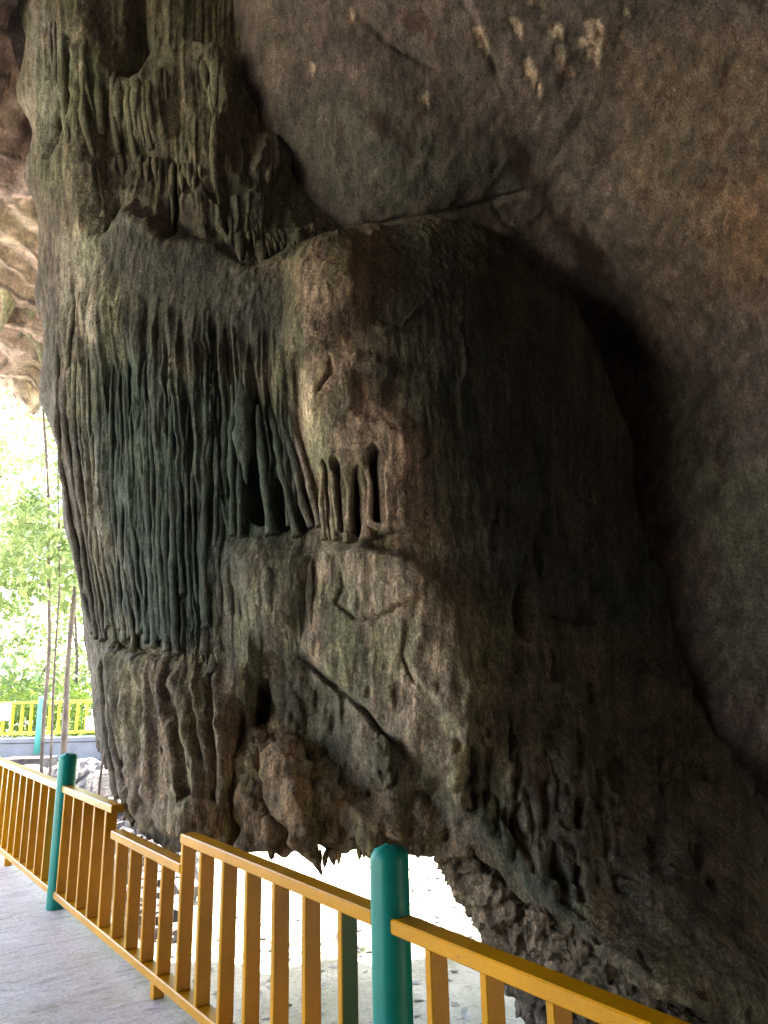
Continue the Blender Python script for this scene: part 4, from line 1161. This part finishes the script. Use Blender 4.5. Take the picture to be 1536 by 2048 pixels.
# ------------------------------------------------------------------ stones, logs and litter
def stone_mat():
    m, nd, lk, bs = new_mat('boulder')
    n = pos_noise(nd, lk, 5, (1, 1, 1), 7, 0.65)
    c = ramp(nd, lk, n.outputs[0], [(0.3, (0.025, 0.021, 0.02)), (0.55, (0.07, 0.06, 0.058)), (0.8, (0.16, 0.145, 0.14))])
    lk.new(c.outputs[0], bs.inputs['Base Color']); bs.inputs['Roughness'].default_value = 0.9
    lk.new(bump(nd, lk, n.outputs[0], 0.8, 0.05), bs.inputs['Normal'])
    return m
MAT_STONE = stone_mat()
def boulder(x, y, sx, sy, sz, seed, label, sink=0.3, group=None):
    a = np.linspace(0, 2 * math.pi, 40, endpoint=False); b = np.linspace(-math.pi / 2, math.pi / 2, 24)
    A, B = np.meshgrid(a, b, indexing='ij')
    D = np.stack([np.cos(A) * np.cos(B), np.sin(A) * np.cos(B), np.sin(B)], -1)
    r = 1 + 0.35 * fbm(D * 1.3 + seed * 7.1, 5, seed)
    fc = np.random.default_rng(seed).normal(size=(9, 3)); fc /= np.linalg.norm(fc, axis=1, keepdims=True)
    for f in fc: r = np.minimum(r, 0.82 / np.maximum(D @ f, 0.2))
    z = float(gz(x, y))
    V = D * r[..., None] * np.array([sx, sy, sz]) + np.array([x, y, z + sz * (1 - 2 * sink)])
    o = mesh_np('boulder', V, grid_faces(40, 24, True), None, MAT_STONE, None, False)
    tag(o, label, 'boulder', group)
for k, (a, y, sx, sy, sz, lb) in enumerate(((196, 9.0, 0.42, 0.4, 0.30, 'pale angular boulder behind the teal post, against the flowstone edge'), (170, 9.8, 0.5, 0.4, 0.26, 'broad grey boulder half hidden by the far teal post'),
                                            (60, 13.0, 0.5, 0.4, 0.28, 'dark boulder under the raised walkway'), (150, 13.0, 0.6, 0.5, 0.34, 'rough brown boulder behind the thick trunk'),
                                            (215, 12.0, 0.5, 0.4, 0.32, 'tall grey boulder touching the left edge of the flowstone'))):
    x = at(a, 1540, y)[0]
    boulder(x, y, sx, sy, sz, 40 + k, lb)
m, nd, lk, bs = new_mat('dry_leaf')
n = pos_noise(nd, lk, 6, (1, 1, 1), 3, 0.6)
c = ramp(nd, lk, n.outputs[0], [(0.35, (0.012, 0.008, 0.006)), (0.65, (0.05, 0.032, 0.02))])
lk.new(c.outputs[0], bs.inputs['Base Color'])
nl = 5200
x = rg.uniform(-9, 4, nl); y = rg.uniform(3.5, 19, nl)
c = np.stack([x, y, np.zeros(nl)], -1)
c[:, 2] = gz(x, y) + np.exp(-((x + 1) ** 2 + (y - 9) ** 2) / 300) * (0.10 * fbm(np.stack([x, y, 0 * x], -1) * 0.6, 4, 6) + 0.05 * fbm(np.stack([x, y, 0 * x], -1) * 2.5, 4, 7)) + 0.012
a = rg.uniform(0, 6.28, nl); s = rg.uniform(0.02, 0.065, nl)[:, None]
ax = np.stack([np.cos(a), np.sin(a), rg.uniform(-0.2, 0.4, nl)], -1); b = np.stack([-np.sin(a), np.cos(a), rg.uniform(-0.2, 0.4, nl)], -1)
V = np.stack([c - ax * s, c + b * s * 0.5, c + ax * s, c - b * s * 0.5], 1).reshape(-1, 3)
i = np.arange(nl)[:, None] * 4
tag(mesh_np('leaf_litter', V, None, np.concatenate([i + np.array([0, 1, 2]), i + np.array([0, 2, 3])]), m, None, False), 'dry leaves and twigs scattered on the pale ground', 'leaf litter', kind='stuff')
def stick(pts, r, label):
    t = np.linspace(0, 1, 12); pts = np.asarray(pts)
    C = pts[0] * (1 - t[:, None]) + pts[1] * t[:, None] + 0.02 * np.stack([np.sin(t * 6), 0 * t, 0 * t], -1)
    V, Q, T = tube_np(C, r * (1 - 0.4 * t), 9, r * 0.3, 20, 3)
    tag(mesh_np('stick', V, Q, T, MAT_BARK, None, True), label, 'stick')
p0 = at(199, 1585, 8.0); p0[2] = float(gz(p0[0], p0[1]))
stick([p0, at(209, 1505, 8.2)], 0.025, 'thin dark stick leaning by the flowstone, behind the railing')

# rubble on the bank under the raised walkway: past counting
V, Q = [], []
cube = np.array([(x, y, z) for x in (-1, 1) for y in (-1, 1) for z in (-1, 1)], float)
cf = np.array([(0, 1, 3, 2), (4, 6, 7, 5), (0, 4, 5, 1), (2, 3, 7, 6), (0, 2, 6, 4), (1, 5, 7, 3)])
for k in range(1500):
    y = rg.uniform(8, 18); x = rg.uniform(-0.55, -0.26) * y
    s_ = rg.uniform(0.03, 0.16) * np.array([1, rg.uniform(0.5, 1), rg.uniform(0.3, 0.8)])
    R_ = np.array(Matrix.Rotation(rg.uniform(0, 6), 3, 'Z') @ Matrix.Rotation(rg.uniform(-0.5, 0.5), 3, 'X'))
    V.append((cube * (1 + rg.uniform(-0.35, 0.2, (8, 3)))) * s_ @ R_.T + np.array([x, y, float(gz(x, y)) + 0.02])); Q.append(cf + 8 * k)
tag(mesh_np('rubble', np.concatenate(V), np.concatenate(Q), None, MAT_STONE, None, False), 'grey and brown rubble on the bank below the raised walkway', 'rubble', kind='stuff')
# small concrete kerb block and a white notice board by the raised walkway
x = at(55, 1520, 14.0)[0]; z = float(gz(x, 14.0))
tb = empty('concrete_trough', (x, 14.0, z))
tag(tb, 'low brown concrete trough below the raised walkway', 'trough')
for dx, dy, hx, hy in ((0, -0.26, 0.34, 0.04), (0, 0.26, 0.34, 0.04), (-0.38, 0, 0.04, 0.30), (0.38, 0, 0.04, 0.30)):
    MB().box((x + dx, 14.0 + dy, z + 0.22), (hx, 0, 0), (0, hy, 0), (0, 0, 0.24), 0.01).build('side_wall', MAT_STONE, tb)
m, nd, lk, bs = new_mat('white_board')
lk.new(ramp(nd, lk, pos_noise(nd, lk, 5).outputs[0], [(0.3, (0.55, 0.56, 0.6)), (0.7, (0.75, 0.76, 0.8))]).outputs[0], bs.inputs['Base Color'])
for px_, py_, hw, hh, lb in ((8, 1424, 0.16, 0.20, 'white board on the yellow railing at the photo edge'), (186, 1446, 0.17, 0.16, 'pale board on the yellow railing beside the flowstone')):
    p = at(px_, py_, YF - 0.06)
    o = MB().box(p, (hw, 0, 0), (0, 0.012, 0), (0, 0, hh), 0.003).build('notice_board', m)
    tag(o, lb, 'board')
